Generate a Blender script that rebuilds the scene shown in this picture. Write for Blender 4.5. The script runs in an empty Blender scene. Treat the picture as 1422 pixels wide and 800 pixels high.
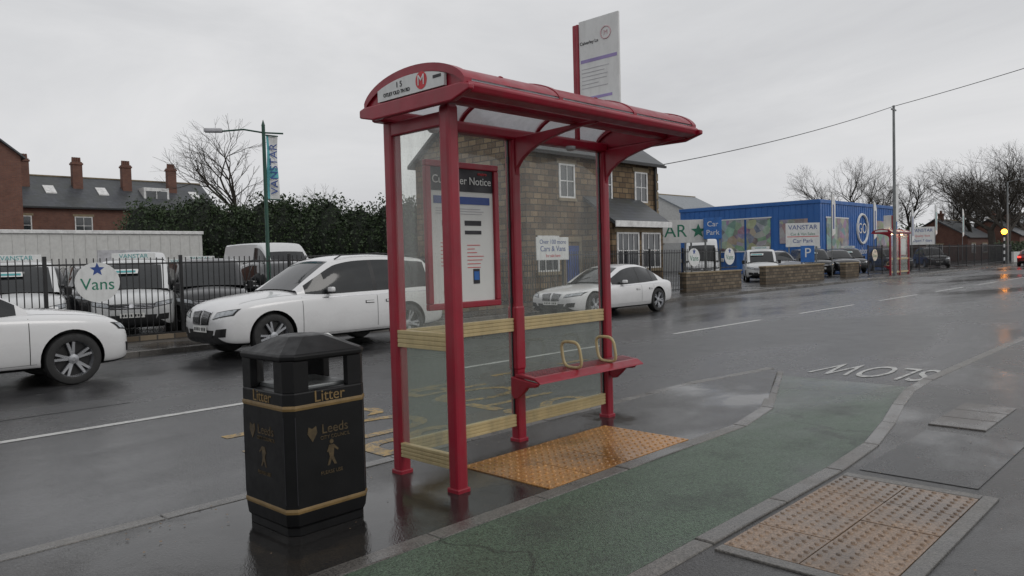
import bpy, bmesh, math, random
from mathutils import Vector, Matrix
from mathutils.bvhtree import BVHTree
import numpy as np
random.seed(7); np.random.seed(7)
sc=bpy.context.scene
sc.view_settings.view_transform='Standard'; sc.view_settings.look='None'; sc.view_settings.exposure=0

# ------------------------------------------------------------ helpers
def link(o,p=None):
    sc.collection.objects.link(o)
    if p is not None: o.parent=p
    return o
def empty(name,loc=(0,0,0),rz=0.0,s=1.0):
    o=bpy.data.objects.new(name,None); o.empty_display_size=.2
    o.location=loc; o.rotation_euler=(0,0,rz); o.scale=(s,s,s)
    return link(o)
def mesh(name,v,f,mats,mi=None,parent=None,smooth=False,sharp=None,bevel=0,bseg=2):
    me=bpy.data.meshes.new(name); me.from_pydata([tuple(a) for a in v],[],f)
    if not isinstance(mats,(list,tuple)): mats=[mats]
    for m in mats: me.materials.append(m)
    if mi is not None: me.polygons.foreach_set('material_index',mi)
    if smooth: me.polygons.foreach_set('use_smooth',[True]*len(me.polygons))
    if sharp: me.set_sharp_from_angle(angle=math.radians(sharp))
    me.update()
    o=link(bpy.data.objects.new(name,me),parent)
    if bevel:
        b=o.modifiers.new('b','BEVEL'); b.width=bevel; b.segments=bseg; b.limit_method='ANGLE'
    return o
BF=[(0,3,2,1),(4,5,6,7),(0,1,5,4),(1,2,6,5),(2,3,7,6),(3,0,4,7)]
def bv(x0,x1,y0,y1,z0,z1):
    return [(x0,y0,z0),(x1,y0,z0),(x1,y1,z0),(x0,y1,z0),(x0,y0,z1),(x1,y0,z1),(x1,y1,z1),(x0,y1,z1)]
def box(name,x0,x1,y0,y1,z0,z1,mat,parent=None,bevel=0):
    return mesh(name,bv(x0,x1,y0,y1,z0,z1),BF,mat,parent=parent,bevel=bevel)
def boxes(name,lst,mat,parent=None,bevel=0):
    v=[];f=[]
    for b in lst:
        n=len(v); v+=bv(*b); f+=[tuple(i+n for i in q) for q in BF]
    return mesh(name,v,f,mat,parent=parent,bevel=bevel)
def tubegeo(pts,rad,n=8,closed=False):
    pts=[Vector(p) for p in pts]; v=[];f=[]
    N=len(pts); up=None
    for i,p in enumerate(pts):
        a=pts[(i-1)%N] if (i>0 or closed) else p; b=pts[(i+1)%N] if (i<N-1 or closed) else p
        t=(b-a).normalized()
        if up is None:
            up=Vector((0,0,1)) if abs(t.z)<.9 else Vector((1,0,0))
        s=t.cross(up).normalized(); u=s.cross(t).normalized(); up=u
        r=rad[i] if isinstance(rad,(list,tuple)) else rad
        for k in range(n):
            an=2*math.pi*k/n+math.pi/n
            v.append(p+s*math.cos(an)*r+u*math.sin(an)*r)
    for i in range(N if closed else N-1):
        j=(i+1)%N
        for k in range(n):
            f.append((i*n+k,i*n+(k+1)%n,j*n+(k+1)%n,j*n+k))
    if not closed:
        f.append(tuple(range(n))[::-1]); f.append(tuple((N-1)*n+k for k in range(n)))
    return v,f
def tube(name,pts,rad,mat,parent=None,n=10,closed=False):
    v,f=tubegeo(pts,rad,n,closed)
    return mesh(name,v,f,mat,parent=parent,smooth=True,sharp=50)
def prism(name,poly,axis,a,b,mat,parent=None,bevel=0):
    def P(p,t):
        return {'x':(t,p[0],p[1]),'y':(p[0],t,p[1]),'z':(p[0],p[1],t)}[axis]
    n=len(poly); v=[P(p,a) for p in poly]+[P(p,b) for p in poly]
    f=[tuple(range(n))[::-1],tuple(range(n,2*n))]+[(i,(i+1)%n,n+(i+1)%n,n+i) for i in range(n)]
    o=mesh(name,v,f,mat,parent=parent,bevel=bevel)
    bm=bmesh.new(); bm.from_mesh(o.data); bmesh.ops.recalc_face_normals(bm,faces=bm.faces); bm.to_mesh(o.data); bm.free()
    return o
def tx(name,body,size,loc,xd,yd,mat,parent=None,align='CENTER',ext=.0015,sx=1.0):
    c=bpy.data.curves.new(name,'FONT'); c.body=body; c.size=size; c.align_x=align; c.align_y='CENTER'; c.extrude=ext
    c.materials.append(mat)
    o=bpy.data.objects.new(name,c); link(o,parent)
    x=Vector(xd).normalized(); y=Vector(yd).normalized(); z=x.cross(y)
    m=Matrix(((x.x*sx,y.x,z.x,loc[0]),(x.y*sx,y.y,z.y,loc[1]),(x.z*sx,y.z,z.z,loc[2]),(0,0,0,1)))
    o.matrix_local=m
    return o
def ground_text(name,body,wid,hgt,cx_,cy_,z_,mat,lift=.005):
    """lettering painted on the road, read by traffic heading in -X; real mesh lying flat"""
    c=bpy.data.curves.new('tmp','FONT'); c.body=body; c.size=1; c.resolution_u=6
    o=link(bpy.data.objects.new('tmp',c)); dg=bpy.context.evaluated_depsgraph_get(); dg.update()
    me=bpy.data.meshes.new_from_object(o.evaluated_get(dg)); bpy.data.objects.remove(o)
    co_=np.array([q.co[:] for q in me.vertices]); mn=co_.min(0); mx=co_.max(0)
    v=[(cx_-((q[1]-mn[1])/(mx[1]-mn[1])-.5)*hgt, cy_+((q[0]-mn[0])/(mx[0]-mn[0])-.5)*wid, z_) for q in co_]
    return mesh(name,v,[tuple(q.vertices) for q in me.polygons],mat)
def dup(parent,name,loc,rz=0,s=1.0,swap=None):
    e=empty(name,loc,rz,s)
    for c in list(parent.children):
        n=c.copy()
        sc.collection.objects.link(n); n.parent=e
        if swap:
            for i,sl in enumerate(n.material_slots):
                mm=sl.material
                if mm is not None and mm in swap:
                    sl.link='OBJECT'; sl.material=swap[mm]
    return e

# ------------------------------------------------------------ materials
def base(name):
    m=bpy.data.materials.new(name); m.use_nodes=True; nt=m.node_tree
    return m,nt,nt.nodes['Principled BSDF']
def noise(nt,vec,scale,detail=4,rough=.55,dist=0):
    n=nt.nodes.new('ShaderNodeTexNoise'); n.inputs['Scale'].default_value=scale; n.inputs['Detail'].default_value=detail
    n.inputs['Roughness'].default_value=rough; n.inputs['Distortion'].default_value=dist
    nt.links.new(vec,n.inputs['Vector']); return n.outputs['Fac']
def ramp(nt,fac,stops):
    r=nt.nodes.new('ShaderNodeValToRGB'); e=r.color_ramp.elements
    while len(e)<len(stops): e.new(.5)
    for i,(p,c) in enumerate(stops):
        e[i].position=p; e[i].color=(c,c,c,1) if isinstance(c,(int,float)) else tuple(c)+(1,)
    nt.links.new(fac,r.inputs['Fac']); return r.outputs['Color']
def mix(nt,fac,a,b,mode='MIX'):
    n=nt.nodes.new('ShaderNodeMix'); n.data_type='RGBA'; n.blend_type=mode
    for s,val in ((0,fac),(6,a),(7,b)):
        if isinstance(val,(int,float)): n.inputs[s].default_value=val if s==0 else (val,val,val,1)
        elif isinstance(val,tuple): n.inputs[s].default_value=val+(1,)
        else: nt.links.new(val,n.inputs[s])
    return n.outputs[2]
def bumpn(nt,h,st,dist=.01,prev=None):
    b=nt.nodes.new('ShaderNodeBump'); b.inputs['Strength'].default_value=st; b.inputs['Distance'].default_value=dist
    nt.links.new(h,b.inputs['Height'])
    if prev is not None: nt.links.new(prev,b.inputs['Normal'])
    return b.outputs['Normal']
def coord(nt,kind='Object'):
    return nt.nodes.new('ShaderNodeTexCoord').outputs[kind]
def geopos(nt): return nt.nodes.new('ShaderNodeNewGeometry').outputs['Position']
def mapv(nt,vec,scale):
    m=nt.nodes.new('ShaderNodeMapping'); m.inputs['Scale'].default_value=scale; nt.links.new(vec,m.inputs['Vector']); return m.outputs['Vector']
def M(name,col,rough=.5,metal=0,var=.2,scale=4,bump=0,bscale=60,coat=0,emit=0,spec=.5,dirt=0):
    m,nt,p=base(name); c=coord(nt)
    f=noise(nt,c,scale,5)
    lo=tuple(x*(1-var) for x in col); hi=tuple(min(1,x*(1+var)) for x in col)
    cc=ramp(nt,f,[(.3,lo),(.7,hi)])
    if dirt:
        d=noise(nt,mapv(nt,c,(1,1,.35)),9,6,.7)
        cc=mix(nt,ramp(nt,d,[(.45,0.0),(.75,dirt)]),cc,(.10,.09,.075))
    nt.links.new(cc,p.inputs['Base Color'])
    r=ramp(nt,noise(nt,c,scale*3,3),[(.3,max(0,rough*.75)),(.7,min(1,rough*1.25))])
    nt.links.new(r,p.inputs['Roughness'])
    p.inputs['Metallic'].default_value=metal; p.inputs['Specular IOR Level'].default_value=spec
    p.inputs['Coat Weight'].default_value=coat; p.inputs['Coat Roughness'].default_value=.05
    if bump: nt.links.new(bumpn(nt,noise(nt,c,bscale,4),bump,.01),p.inputs['Normal'])
    if emit:
        p.inputs['Emission Color'].default_value=tuple(col)+(1,); p.inputs['Emission Strength'].default_value=emit
    return m
def carpaint(name,col,rough=.24,road=.5):
    """two-layer paint with road film rising from the sills"""
    m,nt,p=base(name); c=coord(nt)
    s=nt.nodes.new('ShaderNodeSeparateXYZ'); nt.links.new(c,s.inputs[0])
    n1=noise(nt,c,3,6,.65)
    a=nt.nodes.new('ShaderNodeMath'); a.operation='MULTIPLY_ADD'; a.inputs[1].default_value=.5; nt.links.new(n1,a.inputs[0]); nt.links.new(s.outputs[2],a.inputs[2])
    g_=ramp(nt,a.outputs[0],[(.42,road),(1.0,0.0)])
    cc=mix(nt,g_,col,tuple(x*.35+.03 for x in col))
    nt.links.new(cc,p.inputs['Base Color'])
    nt.links.new(mix(nt,g_,rough,.6),p.inputs['Roughness'])
    p.inputs['Coat Weight'].default_value=.7; p.inputs['Coat Roughness'].default_value=.06
    return m
def wet(name,c1,c2,r0,r1,pscale=.35,stretch=(.35,1,1),agg=0.35,bstr=.35,crack=True,spot=None,pl=.42,ph=.60,soft=.12):
    """wet paving: aggregate colour, puddle film driving roughness and bump"""
    m,nt,p=base(name); c=geopos(nt)
    big=noise(nt,mapv(nt,c,stretch),pscale,6,.6,.4)
    med=noise(nt,c,2.2,6,.65)
    grain=nt.nodes.new('ShaderNodeTexVoronoi'); grain.inputs['Scale'].default_value=110; nt.links.new(c,grain.inputs['Vector'])
    col=mix(nt,ramp(nt,med,[(.3,0.),(.72,1.)]),c1,c2)
    col=mix(nt,agg,col,ramp(nt,grain.outputs['Color'],[(.1,tuple(x*.35 for x in c1)),(.9,tuple(min(1,x*2.6) for x in c2))]))
    if crack:
        v=nt.nodes.new('ShaderNodeTexVoronoi'); v.feature='DISTANCE_TO_EDGE'; v.inputs['Scale'].default_value=.33
        d=nt.nodes.new('ShaderNodeVectorMath'); d.operation='ADD'
        n2=nt.nodes.new('ShaderNodeTexNoise'); n2.inputs['Scale'].default_value=1.7; n2.inputs['Detail'].default_value=6; nt.links.new(c,n2.inputs['Vector'])
        nt.links.new(c,d.inputs[0]); nt.links.new(n2.outputs['Color'],d.inputs[1]); nt.links.new(d.outputs[0],v.inputs['Vector'])
        col=mix(nt,ramp(nt,v.outputs['Distance'],[(0.0,.7),(.012,0.)]),col,tuple(x*.3 for x in c1))
    if spot:
        s=noise(nt,c,1.1,7,.75)
        col=mix(nt,ramp(nt,s,[(.5,0.),(.68,.75)]),col,spot)
    pud=ramp(nt,big,[(pl,0.),(ph,1.)])
    col=mix(nt,pud,col,mix(nt,.45,col,(.010,.010,.011)))
    nt.links.new(col,p.inputs['Base Color'])
    ro=mix(nt,pud,ramp(nt,med,[(.25,r1*.8),(.75,r1*1.15)]),r0)
    nt.links.new(ro,p.inputs['Roughness'])
    b1=bumpn(nt,grain.outputs['Distance'],bstr,.004)
    inv=ramp(nt,pud,[(0,1.),(1,.15)])
    bn=[n for n in nt.nodes if n.bl_idname=='ShaderNodeBump'][-1]
    mm=nt.nodes.new('ShaderNodeMath'); mm.operation='MULTIPLY'; mm.inputs[1].default_value=bstr; nt.links.new(inv,mm.inputs[0]); nt.links.new(mm.outputs[0],bn.inputs['Strength'])
    b2=bumpn(nt,noise(nt,c,3.0,3),soft,.02,b1)
    nt.links.new(b2,p.inputs['Normal'])
    return m
def wallvec(nt):
    c=coord(nt)
    s=nt.nodes.new('ShaderNodeSeparateXYZ'); nt.links.new(c,s.inputs[0])
    a=nt.nodes.new('ShaderNodeMath'); a.operation='ADD'; nt.links.new(s.outputs[0],a.inputs[0]); nt.links.new(s.outputs[1],a.inputs[1])
    k=nt.nodes.new('ShaderNodeCombineXYZ'); nt.links.new(a.outputs[0],k.inputs[0]); nt.links.new(s.outputs[2],k.inputs[1])
    return c,k.outputs[0]
def brickm(name,c1,c2,mortar,bw=.42,bh=.16,rough=.8,stain=.5,mort=.014,blotch=.0):
    m,nt,p=base(name); c,k=wallvec(nt)
    b=nt.nodes.new('ShaderNodeTexBrick'); b.inputs['Scale'].default_value=1; b.inputs['Brick Width'].default_value=bw; b.inputs['Row Height'].default_value=bh
    b.inputs['Mortar Size'].default_value=mort; b.inputs['Color1'].default_value=c1+(1,); b.inputs['Color2'].default_value=c2+(1,); b.inputs['Mortar'].default_value=mortar+(1,)
    nt.links.new(k,b.inputs['Vector'])
    col=mix(nt,ramp(nt,noise(nt,c,1.2,6,.7),[(.35,0.),(.75,stain)]),b.outputs['Color'],tuple(x*.3 for x in c1))
    if blotch: col=mix(nt,ramp(nt,noise(nt,c,.35,4,.6),[(.4,0.),(.65,blotch)]),col,tuple(x*.45 for x in c1))
    nt.links.new(col,p.inputs['Base Color']); p.inputs['Roughness'].default_value=rough
    nt.links.new(bumpn(nt,b.outputs['Fac'],-.4,.01),p.inputs['Normal'])
    return m
def slate(name,c1):
    m,nt,p=base(name); c,k=wallvec(nt)
    b=nt.nodes.new('ShaderNodeTexBrick'); b.inputs['Scale'].default_value=1; b.inputs['Brick Width'].default_value=.35; b.inputs['Row Height'].default_value=.14
    b.inputs['Mortar Size'].default_value=.008; b.inputs['Color1'].default_value=c1+(1,); b.inputs['Color2'].default_value=tuple(x*1.5 for x in c1)+(1,); b.inputs['Mortar'].default_value=tuple(x*.3 for x in c1)+(1,)
    nt.links.new(k,b.inputs['Vector'])
    nt.links.new(mix(nt,ramp(nt,noise(nt,c,.9,6,.7),[(.4,0.),(.7,.5)]),b.outputs['Color'],(.05,.055,.035)),p.inputs['Base Color']); p.inputs['Roughness'].default_value=.4
    return m
def glassm(name,haze,tint=(.92,.95,.93),hazecol=(.62,.66,.62),grime=.25,drops=.25,refl=.05):
    m=bpy.data.materials.new(name); m.use_nodes=True; nt=m.node_tree; nt.nodes.clear()
    out=nt.nodes.new('ShaderNodeOutputMaterial'); c=coord(nt)
    tr=nt.nodes.new('ShaderNodeBsdfTransparent'); tr.inputs[0].default_value=tint+(1,)
    df=nt.nodes.new('ShaderNodeBsdfDiffuse'); df.inputs[0].default_value=hazecol+(1,)
    tl=nt.nodes.new('ShaderNodeBsdfTranslucent'); tl.inputs[0].default_value=hazecol+(1,)
    ad=nt.nodes.new('ShaderNodeMixShader'); ad.inputs[0].default_value=.55; nt.links.new(df.outputs[0],ad.inputs[1]); nt.links.new(tl.outputs[0],ad.inputs[2])
    gl=nt.nodes.new('ShaderNodeBsdfGlossy'); gl.inputs['Roughness'].default_value=.04
    lw=nt.nodes.new('ShaderNodeLayerWeight'); lw.inputs['Blend'].default_value=.5
    pw=nt.nodes.new('ShaderNodeMath'); pw.operation='POWER'; pw.inputs[1].default_value=4.5; nt.links.new(lw.outputs['Facing'],pw.inputs[0])
    ma=nt.nodes.new('ShaderNodeMath'); ma.operation='MULTIPLY_ADD'; ma.inputs[1].default_value=.85; ma.inputs[2].default_value=refl; nt.links.new(pw.outputs[0],ma.inputs[0])
    m1=nt.nodes.new('ShaderNodeMixShader'); m2=nt.nodes.new('ShaderNodeMixShader')
    n1=noise(nt,mapv(nt,c,(3,3,.8)),2.5,8,.75); n2=noise(nt,c,75,2,.5); n3=noise(nt,mapv(nt,c,(1,1,.12)),38,3,.6)
    h=ramp(nt,n1,[(.3,haze),(.75,min(1,haze+grime))])
    h=mix(nt,ramp(nt,n3,[(.60,0.),(.72,.35)]),h,min(1,haze+grime+.15))
    h2=mix(nt,ramp(nt,n2,[(.60,0.),(.68,drops)]),h,.8)
    nt.links.new(h2,m1.inputs[0]); nt.links.new(tr.outputs[0],m1.inputs[1]); nt.links.new(ad.outputs[0],m1.inputs[2])
    nt.links.new(ma.outputs[0],m2.inputs[0]); nt.links.new(m1.outputs[0],m2.inputs[1]); nt.links.new(gl.outputs[0],m2.inputs[2])
    nt.links.new(m2.outputs[0],out.inputs[0]); return m
def leafm(name,c1,c2):
    m,nt,p=base(name); g=geopos(nt)
    nt.links.new(mix(nt,ramp(nt,noise(nt,g,.7,6,.7),[(.35,0.),(.65,1.)]),c1,c2),p.inputs['Base Color']); p.inputs['Roughness'].default_value=.6
    return m

RED=M('shelter_red_paint',(.29,.004,.022),.38,var=.14,scale=3,coat=.12,dirt=.22)
CREAM=M('cream_rail_paint',(.52,.42,.22),.4,var=.12,dirt=.35)
BLK=M('black_plastic',(.012,.012,.013),.4,var=.2)
BINB=M('bin_black_gloss',(.006,.006,.0065),.42,var=.3,bump=.05,bscale=30,spec=.28)
GOLD=M('gold_paint',(.20,.13,.05),.4,var=.25,scale=12); GOLD2=M('gold_lettering',(.075,.052,.024),.5,var=.4,scale=30)
TYRE=M('tyre_rubber',(.018,.018,.018),.6)
ALU=M('alloy_rim',(.42,.43,.45),.3,metal=.8)
DARKM=M('dark_metal',(.03,.03,.032),.35,metal=.3)
CHROME=M('chrome',(.7,.7,.72),.12,metal=1)
WHITE=carpaint('white_car_paint',(.72,.72,.72)); WHITE2=carpaint('white_van_paint',(.62,.63,.63),.3,.6)
BLACKP=carpaint('black_car_paint',(.010,.011,.012),.2,.25); SILV=carpaint('silver_car_paint',(.20,.21,.23)); REDP=carpaint('dark_red_car_paint',(.14,.01,.012)); BLUEP=carpaint('blue_car_paint',(.02,.05,.14)); GREYP=carpaint('grey_car_paint',(.05,.055,.06))
CGLASS=M('car_window_glass',(.012,.014,.015),.07,var=.3,coat=.2,spec=.5)
HEAD=M('headlight_lens',(.32,.34,.36),.08,var=.5,scale=14,coat=1)
TAIL=M('tail_lens',(.35,.01,.01),.12,coat=1)
TAILON=M('tail_lamp_lit',(1,.03,.02),.3,emit=5)
PLATEY=M('plate_yellow',(.7,.5,.05),.4); PLATEW=M('plate_white',(.75,.75,.72),.4)
WSIGN=M('white_sign_board',(.70,.71,.70),.35,var=.05,dirt=.2); WPOST=M('white_poster',(.66,.67,.65),.4,var=.05)
INK=M('ink_black',(.02,.02,.025),.5); NAVY=M('ink_navy',(.02,.06,.25),.4); GREEN=M('ink_green',(.01,.17,.10),.4); REDI=M('ink_red',(.55,.02,.03),.4); PURP=M('ink_purple',(.30,.24,.48),.4); GREYI=M('ink_grey',(.45,.45,.47),.5); BLUEI=M('blue_sign',(.02,.13,.42),.35)
TEALI=M('ink_teal',(.06,.32,.33),.4)
BLUEW=M('blue_cladding',(.022,.12,.38),.45,var=.12,scale=.4)
STEELG=M('green_lamp_column',(.006,.055,.034),.4); GALV=M('galvanised_steel',(.20,.21,.21),.45,metal=.5)
STONE=brickm('yorkshire_stone',(.105,.064,.034),(.33,.23,.125),(.055,.042,.03),.44,.23,.8,.6,.022,.5)
BRICK=brickm('red_brick',(.17,.062,.042),(.23,.09,.055),(.13,.10,.085),.23,.08)
WALLST=brickm('stone_garden_wall',(.10,.075,.05),(.24,.19,.13),(.05,.045,.04),.38,.16,.8,.5,.018)
RENDER=M('white_render',(.58,.58,.56),.7,var=.08,dirt=.15)
SLATE=slate('slate_roof',(.050,.055,.064)); METROOF=M('metal_roof',(.22,.24,.26),.5)
STONETRIM=M('stone_trim',(.24,.19,.12),.8,bump=.3)
WFRAME=M('upvc_white',(.7,.7,.69),.3); WGL=M('house_window_glass',(.03,.035,.04),.08,coat=1,var=.6,scale=1.3)
BARK=M('bark',(.045,.038,.030),.85,bump=.3,bscale=30); LEAF=leafm('hedge_leaf',(.014,.028,.010),(.045,.075,.025))
GLASS=glassm('shelter_glass',.05,tint=(.95,.96,.94),grime=.20,drops=.22); GLASSL=glassm('shelter_glass_lower',.24,tint=(.86,.9,.87),hazecol=(.33,.38,.33),grime=.25)
POLY=glassm('roof_polycarbonate',.6,tint=(.85,.88,.9),hazecol=(.62,.64,.66),grime=.3,drops=.1)
LAMPON=M('amber_beacon',(1,.32,.02),.3,emit=14)
WARMGLOW=M('added_warm_glow',(1,.72,.35),.3,emit=45)  # emission for the glow strip added to the far shelter
ROAD=wet('wet_road_asphalt',(.026,.026,.028),(.054,.054,.056),.15,.34,.22,(.3,1,1),.45,.65,soft=.15)
PAVE=wet('wet_pavement_asphalt',(.012,.0115,.011),(.028,.0265,.025),.035,.22,.75,(.8,1,1),.34,.4,pl=.40,ph=.60,soft=.09)
PAVEF=wet('wet_footpath_asphalt',(.017,.0165,.0165),(.038,.0365,.035),.08,.30,.55,(.6,1,1),.36,.45,pl=.46,ph=.64)
PAVE2=wet('wet_pavement_patch',(.013,.013,.0135),(.028,.028,.028),.12,.30,.6,(.8,1,1),.34,.4,crack=False,pl=.46,ph=.64)
GRN=wet('green_cycle_surface',(.030,.052,.033),(.060,.092,.060),.18,.42,.45,(.5,1,1),.55,.8,spot=(.024,.029,.025))
KERB=wet('kerb_stone',(.075,.072,.066),(.14,.13,.118),.16,.40,.9,(1,1,1),.35,.3,crack=False)
BUFF=wet('buff_tactile',(.17,.112,.075),(.255,.178,.122),.16,.40,1.1,(1,1,1),.35,.3,crack=False,spot=(.075,.058,.045))
BUFFO=wet('buff_tactile_orange',(.35,.145,.038),(.46,.225,.075),.07,.28,1.0,(1,1,1),.28,.2,crack=False,spot=(.12,.065,.03))
CONC=wet('concrete_cover',(.065,.058,.052),(.10,.09,.082),.14,.38,1.2,(1,1,1),.3,.3,crack=False)
LOT=wet('car_park_asphalt',(.04,.04,.04),(.065,.065,.065),.15,.4,.2,(1,1,1),.3,.4,crack=False)
def roadpaint(name,col,wear):
    m,nt,p=base(name); g=geopos(nt)
    f=ramp(nt,noise(nt,g,9,8,.85),[(wear-.06,0.),(wear+.06,1.)])
    nt.links.new(mix(nt,f,(.05,.05,.05),col),p.inputs['Base Color'])
    nt.links.new(ramp(nt,noise(nt,g,2,4),[(.3,.2),(.7,.5)]),p.inputs['Roughness'])
    nt.links.new(bumpn(nt,noise(nt,g,120,3),.3,.004),p.inputs['Normal'])
    return m
LINEW=roadpaint('road_paint_white',(.52,.52,.50),.40); LINEY=roadpaint('road_paint_yellow',(.46,.28,.05),.49); LINEW2=roadpaint('road_paint_white_worn',(.48,.48,.46),.44)

# ------------------------------------------------------------ world & light
w=bpy.data.worlds.new('World'); sc.world=w; w.use_nodes=True; nt=w.node_tree; bg=nt.nodes['Background']
sky=nt.nodes.new('ShaderNodeTexSky'); sky.sky_type='NISHITA'; sky.sun_disc=False; sky.sun_elevation=math.radians(38); sky.sun_rotation=math.radians(160); sky.dust_density=4; sky.air_density=1.5
g=nt.nodes.new('ShaderNodeTexCoord').outputs['Generated']
hs=nt.nodes.new('ShaderNodeHueSaturation'); hs.inputs['Saturation'].default_value=.25; nt.links.new(sky.outputs[0],hs.inputs['Color'])
cl=noise(nt,mapv(nt,g,(1,1,3.2)),1.7,8,.58,.7)
cc=ramp(nt,cl,[(.26,(.535,.54,.56)),(.5,(.64,.645,.66)),(.74,(.75,.75,.76))])
sep=nt.nodes.new('ShaderNodeSeparateXYZ'); nt.links.new(g,sep.inputs[0])
hz=ramp(nt,sep.outputs[2],[(0.0,1.0),(.25,.97),(1.,.95)])
cc=mix(nt,1.0,cc,hz,'MULTIPLY')
vm=nt.nodes.new('ShaderNodeVectorMath'); vm.operation='SCALE'; vm.inputs['Scale'].default_value=11.0; nt.links.new(cc,vm.inputs[0])
fin=mix(nt,.92,hs.outputs[0],vm.outputs[0])
nt.links.new(fin,bg.inputs['Color']); bg.inputs['Strength'].default_value=.1
su=bpy.data.lights.new('sun','SUN'); su.energy=.5; su.angle=math.radians(25); su.color=(1,.97,.93)
so=link(bpy.data.objects.new('sun',su)); so.rotation_euler=(math.radians(52),0,math.radians(20))

# ------------------------------------------------------------ camera
th=math.radians(44.1); p=math.radians(2.07); ro=math.radians(1.5)
f=Vector((math.cos(th)*math.cos(p),math.sin(th)*math.cos(p),-math.sin(p))); r=Vector((math.sin(th),-math.cos(th),0)); u=r.cross(f)
u2=u*math.cos(ro)+r*math.sin(ro); r2=r*math.cos(ro)-u*math.sin(ro)
cam=bpy.data.cameras.new('camera'); cam.lens=26.7; cam.sensor_width=36; cam.clip_end=5000; cam.clip_start=.05
co=link(bpy.data.objects.new('camera',cam))
co.matrix_world=Matrix(((r2.x,u2.x,-f.x,0),(r2.y,u2.y,-f.y,0),(r2.z,u2.z,-f.z,1.57),(0,0,0,1)))
sc.camera=co

# ------------------------------------------------------------ ground
def sheet(name,x0,x1,y0,y1,z,mat,parent=None):
    return mesh(name,[(x0,y0,z),(x1,y0,z),(x1,y1,z),(x0,y1,z)],[(0,1,2,3)],mat,parent=parent)
sheet('ground',-1500,2500,-1500,2500,-.135,LOT)
sheet('road',-60,400,1.9,15.45,-.11,ROAD)
def sstep(t): t=max(0,min(1,t)); return t*t*(3-2*t)
def yr(x): return 2.16+.64*sstep((x-5.6)/4.4)
def yl(x): return 3.29+max(0,x-6.9)*.42
def zc(x): return .004-.106*sstep((x-7.2)/3.0)
def zi(x): return -.075*sstep((x-7.8)/2.9)
def strip(name,xs,a,b,z,mat):
    v=[];fc=[]
    for x in xs:
        v.append((x,a(x),z(x))); v.append((x,b(x),z(x)))
    for i in range(len(xs)-1): fc.append((2*i,2*i+2,2*i+3,2*i+1))
    return mesh(name,v,fc,mat)
xs=[-40,-10,0]+[i*.25 for i in range(1,200)]
strip('pavement',[x for x in xs if x<=10.4],lambda x:min(yl(x)+.06,4.93),lambda x:4.93,zi,PAVE)
strip('cycle_track',[x for x in xs if x<=10.1],lambda x:yr(x)+.03,lambda x:min(yl(x)+.05,4.9),zc,GRN)
strip('footpath',xs+[80,400],lambda x:-30,lambda x:yr(x)-.03,lambda x:0,PAVEF)
def stones(name,fx,length,x0,x1,w0,w1,ztop,zbot,mat,gap=.008):
    v=[];fc=[];x=x0
    while x<x1:
        xe=min(x+length,x1)-gap
        j=random.uniform(-.003,.003)
        q=[(x,fx(x)+w0),(xe,fx(xe)+w0),(xe,fx(xe)+w1),(x,fx(x)+w1)]
        n=len(v)
        v+=[(a,b,zbot) for a,b in q]+[(a,b,ztop(a)+j) for a,b in q]
        fc+=[tuple(i+n for i in qq) for qq in BF]
        x+=length
    return mesh(name,v,fc,mat,bevel=.008)
stones('kerb',lambda x:5.0,.91,-40,10.4,-.125,.0,lambda x:zi(x)+.004,-.13,KERB)
stones('path_edging',yl,.91,-20,10.3,-.02,.11,lambda x:(zc(x) if x>7 else 0)+.012,-.13,KERB)
stones('path_edging',yr,.91,-20,10.4,-.09,.03,lambda x:.010,-.13,KERB)
stones('kerb',yr,.91,10.4,120,-.09,.03,lambda x:.010,-.13,KERB)
stones('kerb',lambda x:15.45,.91,-40,160,0,.13,lambda x:.005,-.13,KERB)
sheet('far_pavement',-60,400,15.57,18.2,0,wet('far_pavement_asphalt',(.04,.038,.036),(.075,.07,.065),.15,.35,.5,(1,1,1),.3,.3,crack=False))
sheet('car_park_ground',-60,160,18.2,90,-.012,LOT)
z=-.106
ml=[]
x=14.2-6.4*6
while x<160:
    ml.append((x,x+4.1,8.85,8.97)); x+=6.4
v=[];fc=[]
for a,b,c_,d in ml:
    n=len(v); v+=[(a,c_,z),(b,c_,z),(b,d,z),(a,d,z)]; fc.append((n,n+1,n+2,n+3))
mesh('road_centre_line',v,fc,LINEW)
v=[];fc=[]
def mk(a,b,c_,d,zz=z):
    n=len(v); v.extend([(a,c_,zz),(b,c_,zz),(b,d,zz),(a,d,zz)]); fc.append((n,n+1,n+2,n+3))
for i in range(4,7): mk(i*1.5+.2,i*1.5+.9,7.85,7.97)
mk(3.35,3.65,7.2,7.34); mk(3.2,3.42,6.5,6.6)
mesh('bus_stop_marking',v,fc,LINEY)
ground_text('bus_stop_lettering','BUS',2.1,1.3,4.55,6.45,z,LINEY)
ground_text('bus_stop_lettering','STOP',2.2,1.3,6.55,6.75,z,LINEY)
ground_text('slow_lettering','SLOW',1.45,1.15,11.05,3.72,-.104,LINEW2)
sheet('pavement_patch',5.6,7.2,1.25,2.0,.004,PAVE2); sheet('pavement_patch',8.9,14,.6,1.5,.004,PAVE2)
sheet('road_patch',-2,3.5,10.2,12.0,-.106,ROAD)
e=empty('drain_cover',(8.05,1.85,0)); 
boxes('slabs',[(-.62,-.21,-.25,.2,-.05,.012),(-.2,.21,-.25,.2,-.05,.012),(.22,.6,-.25,.2,-.05,.012)],CONC,e,.006)
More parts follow.
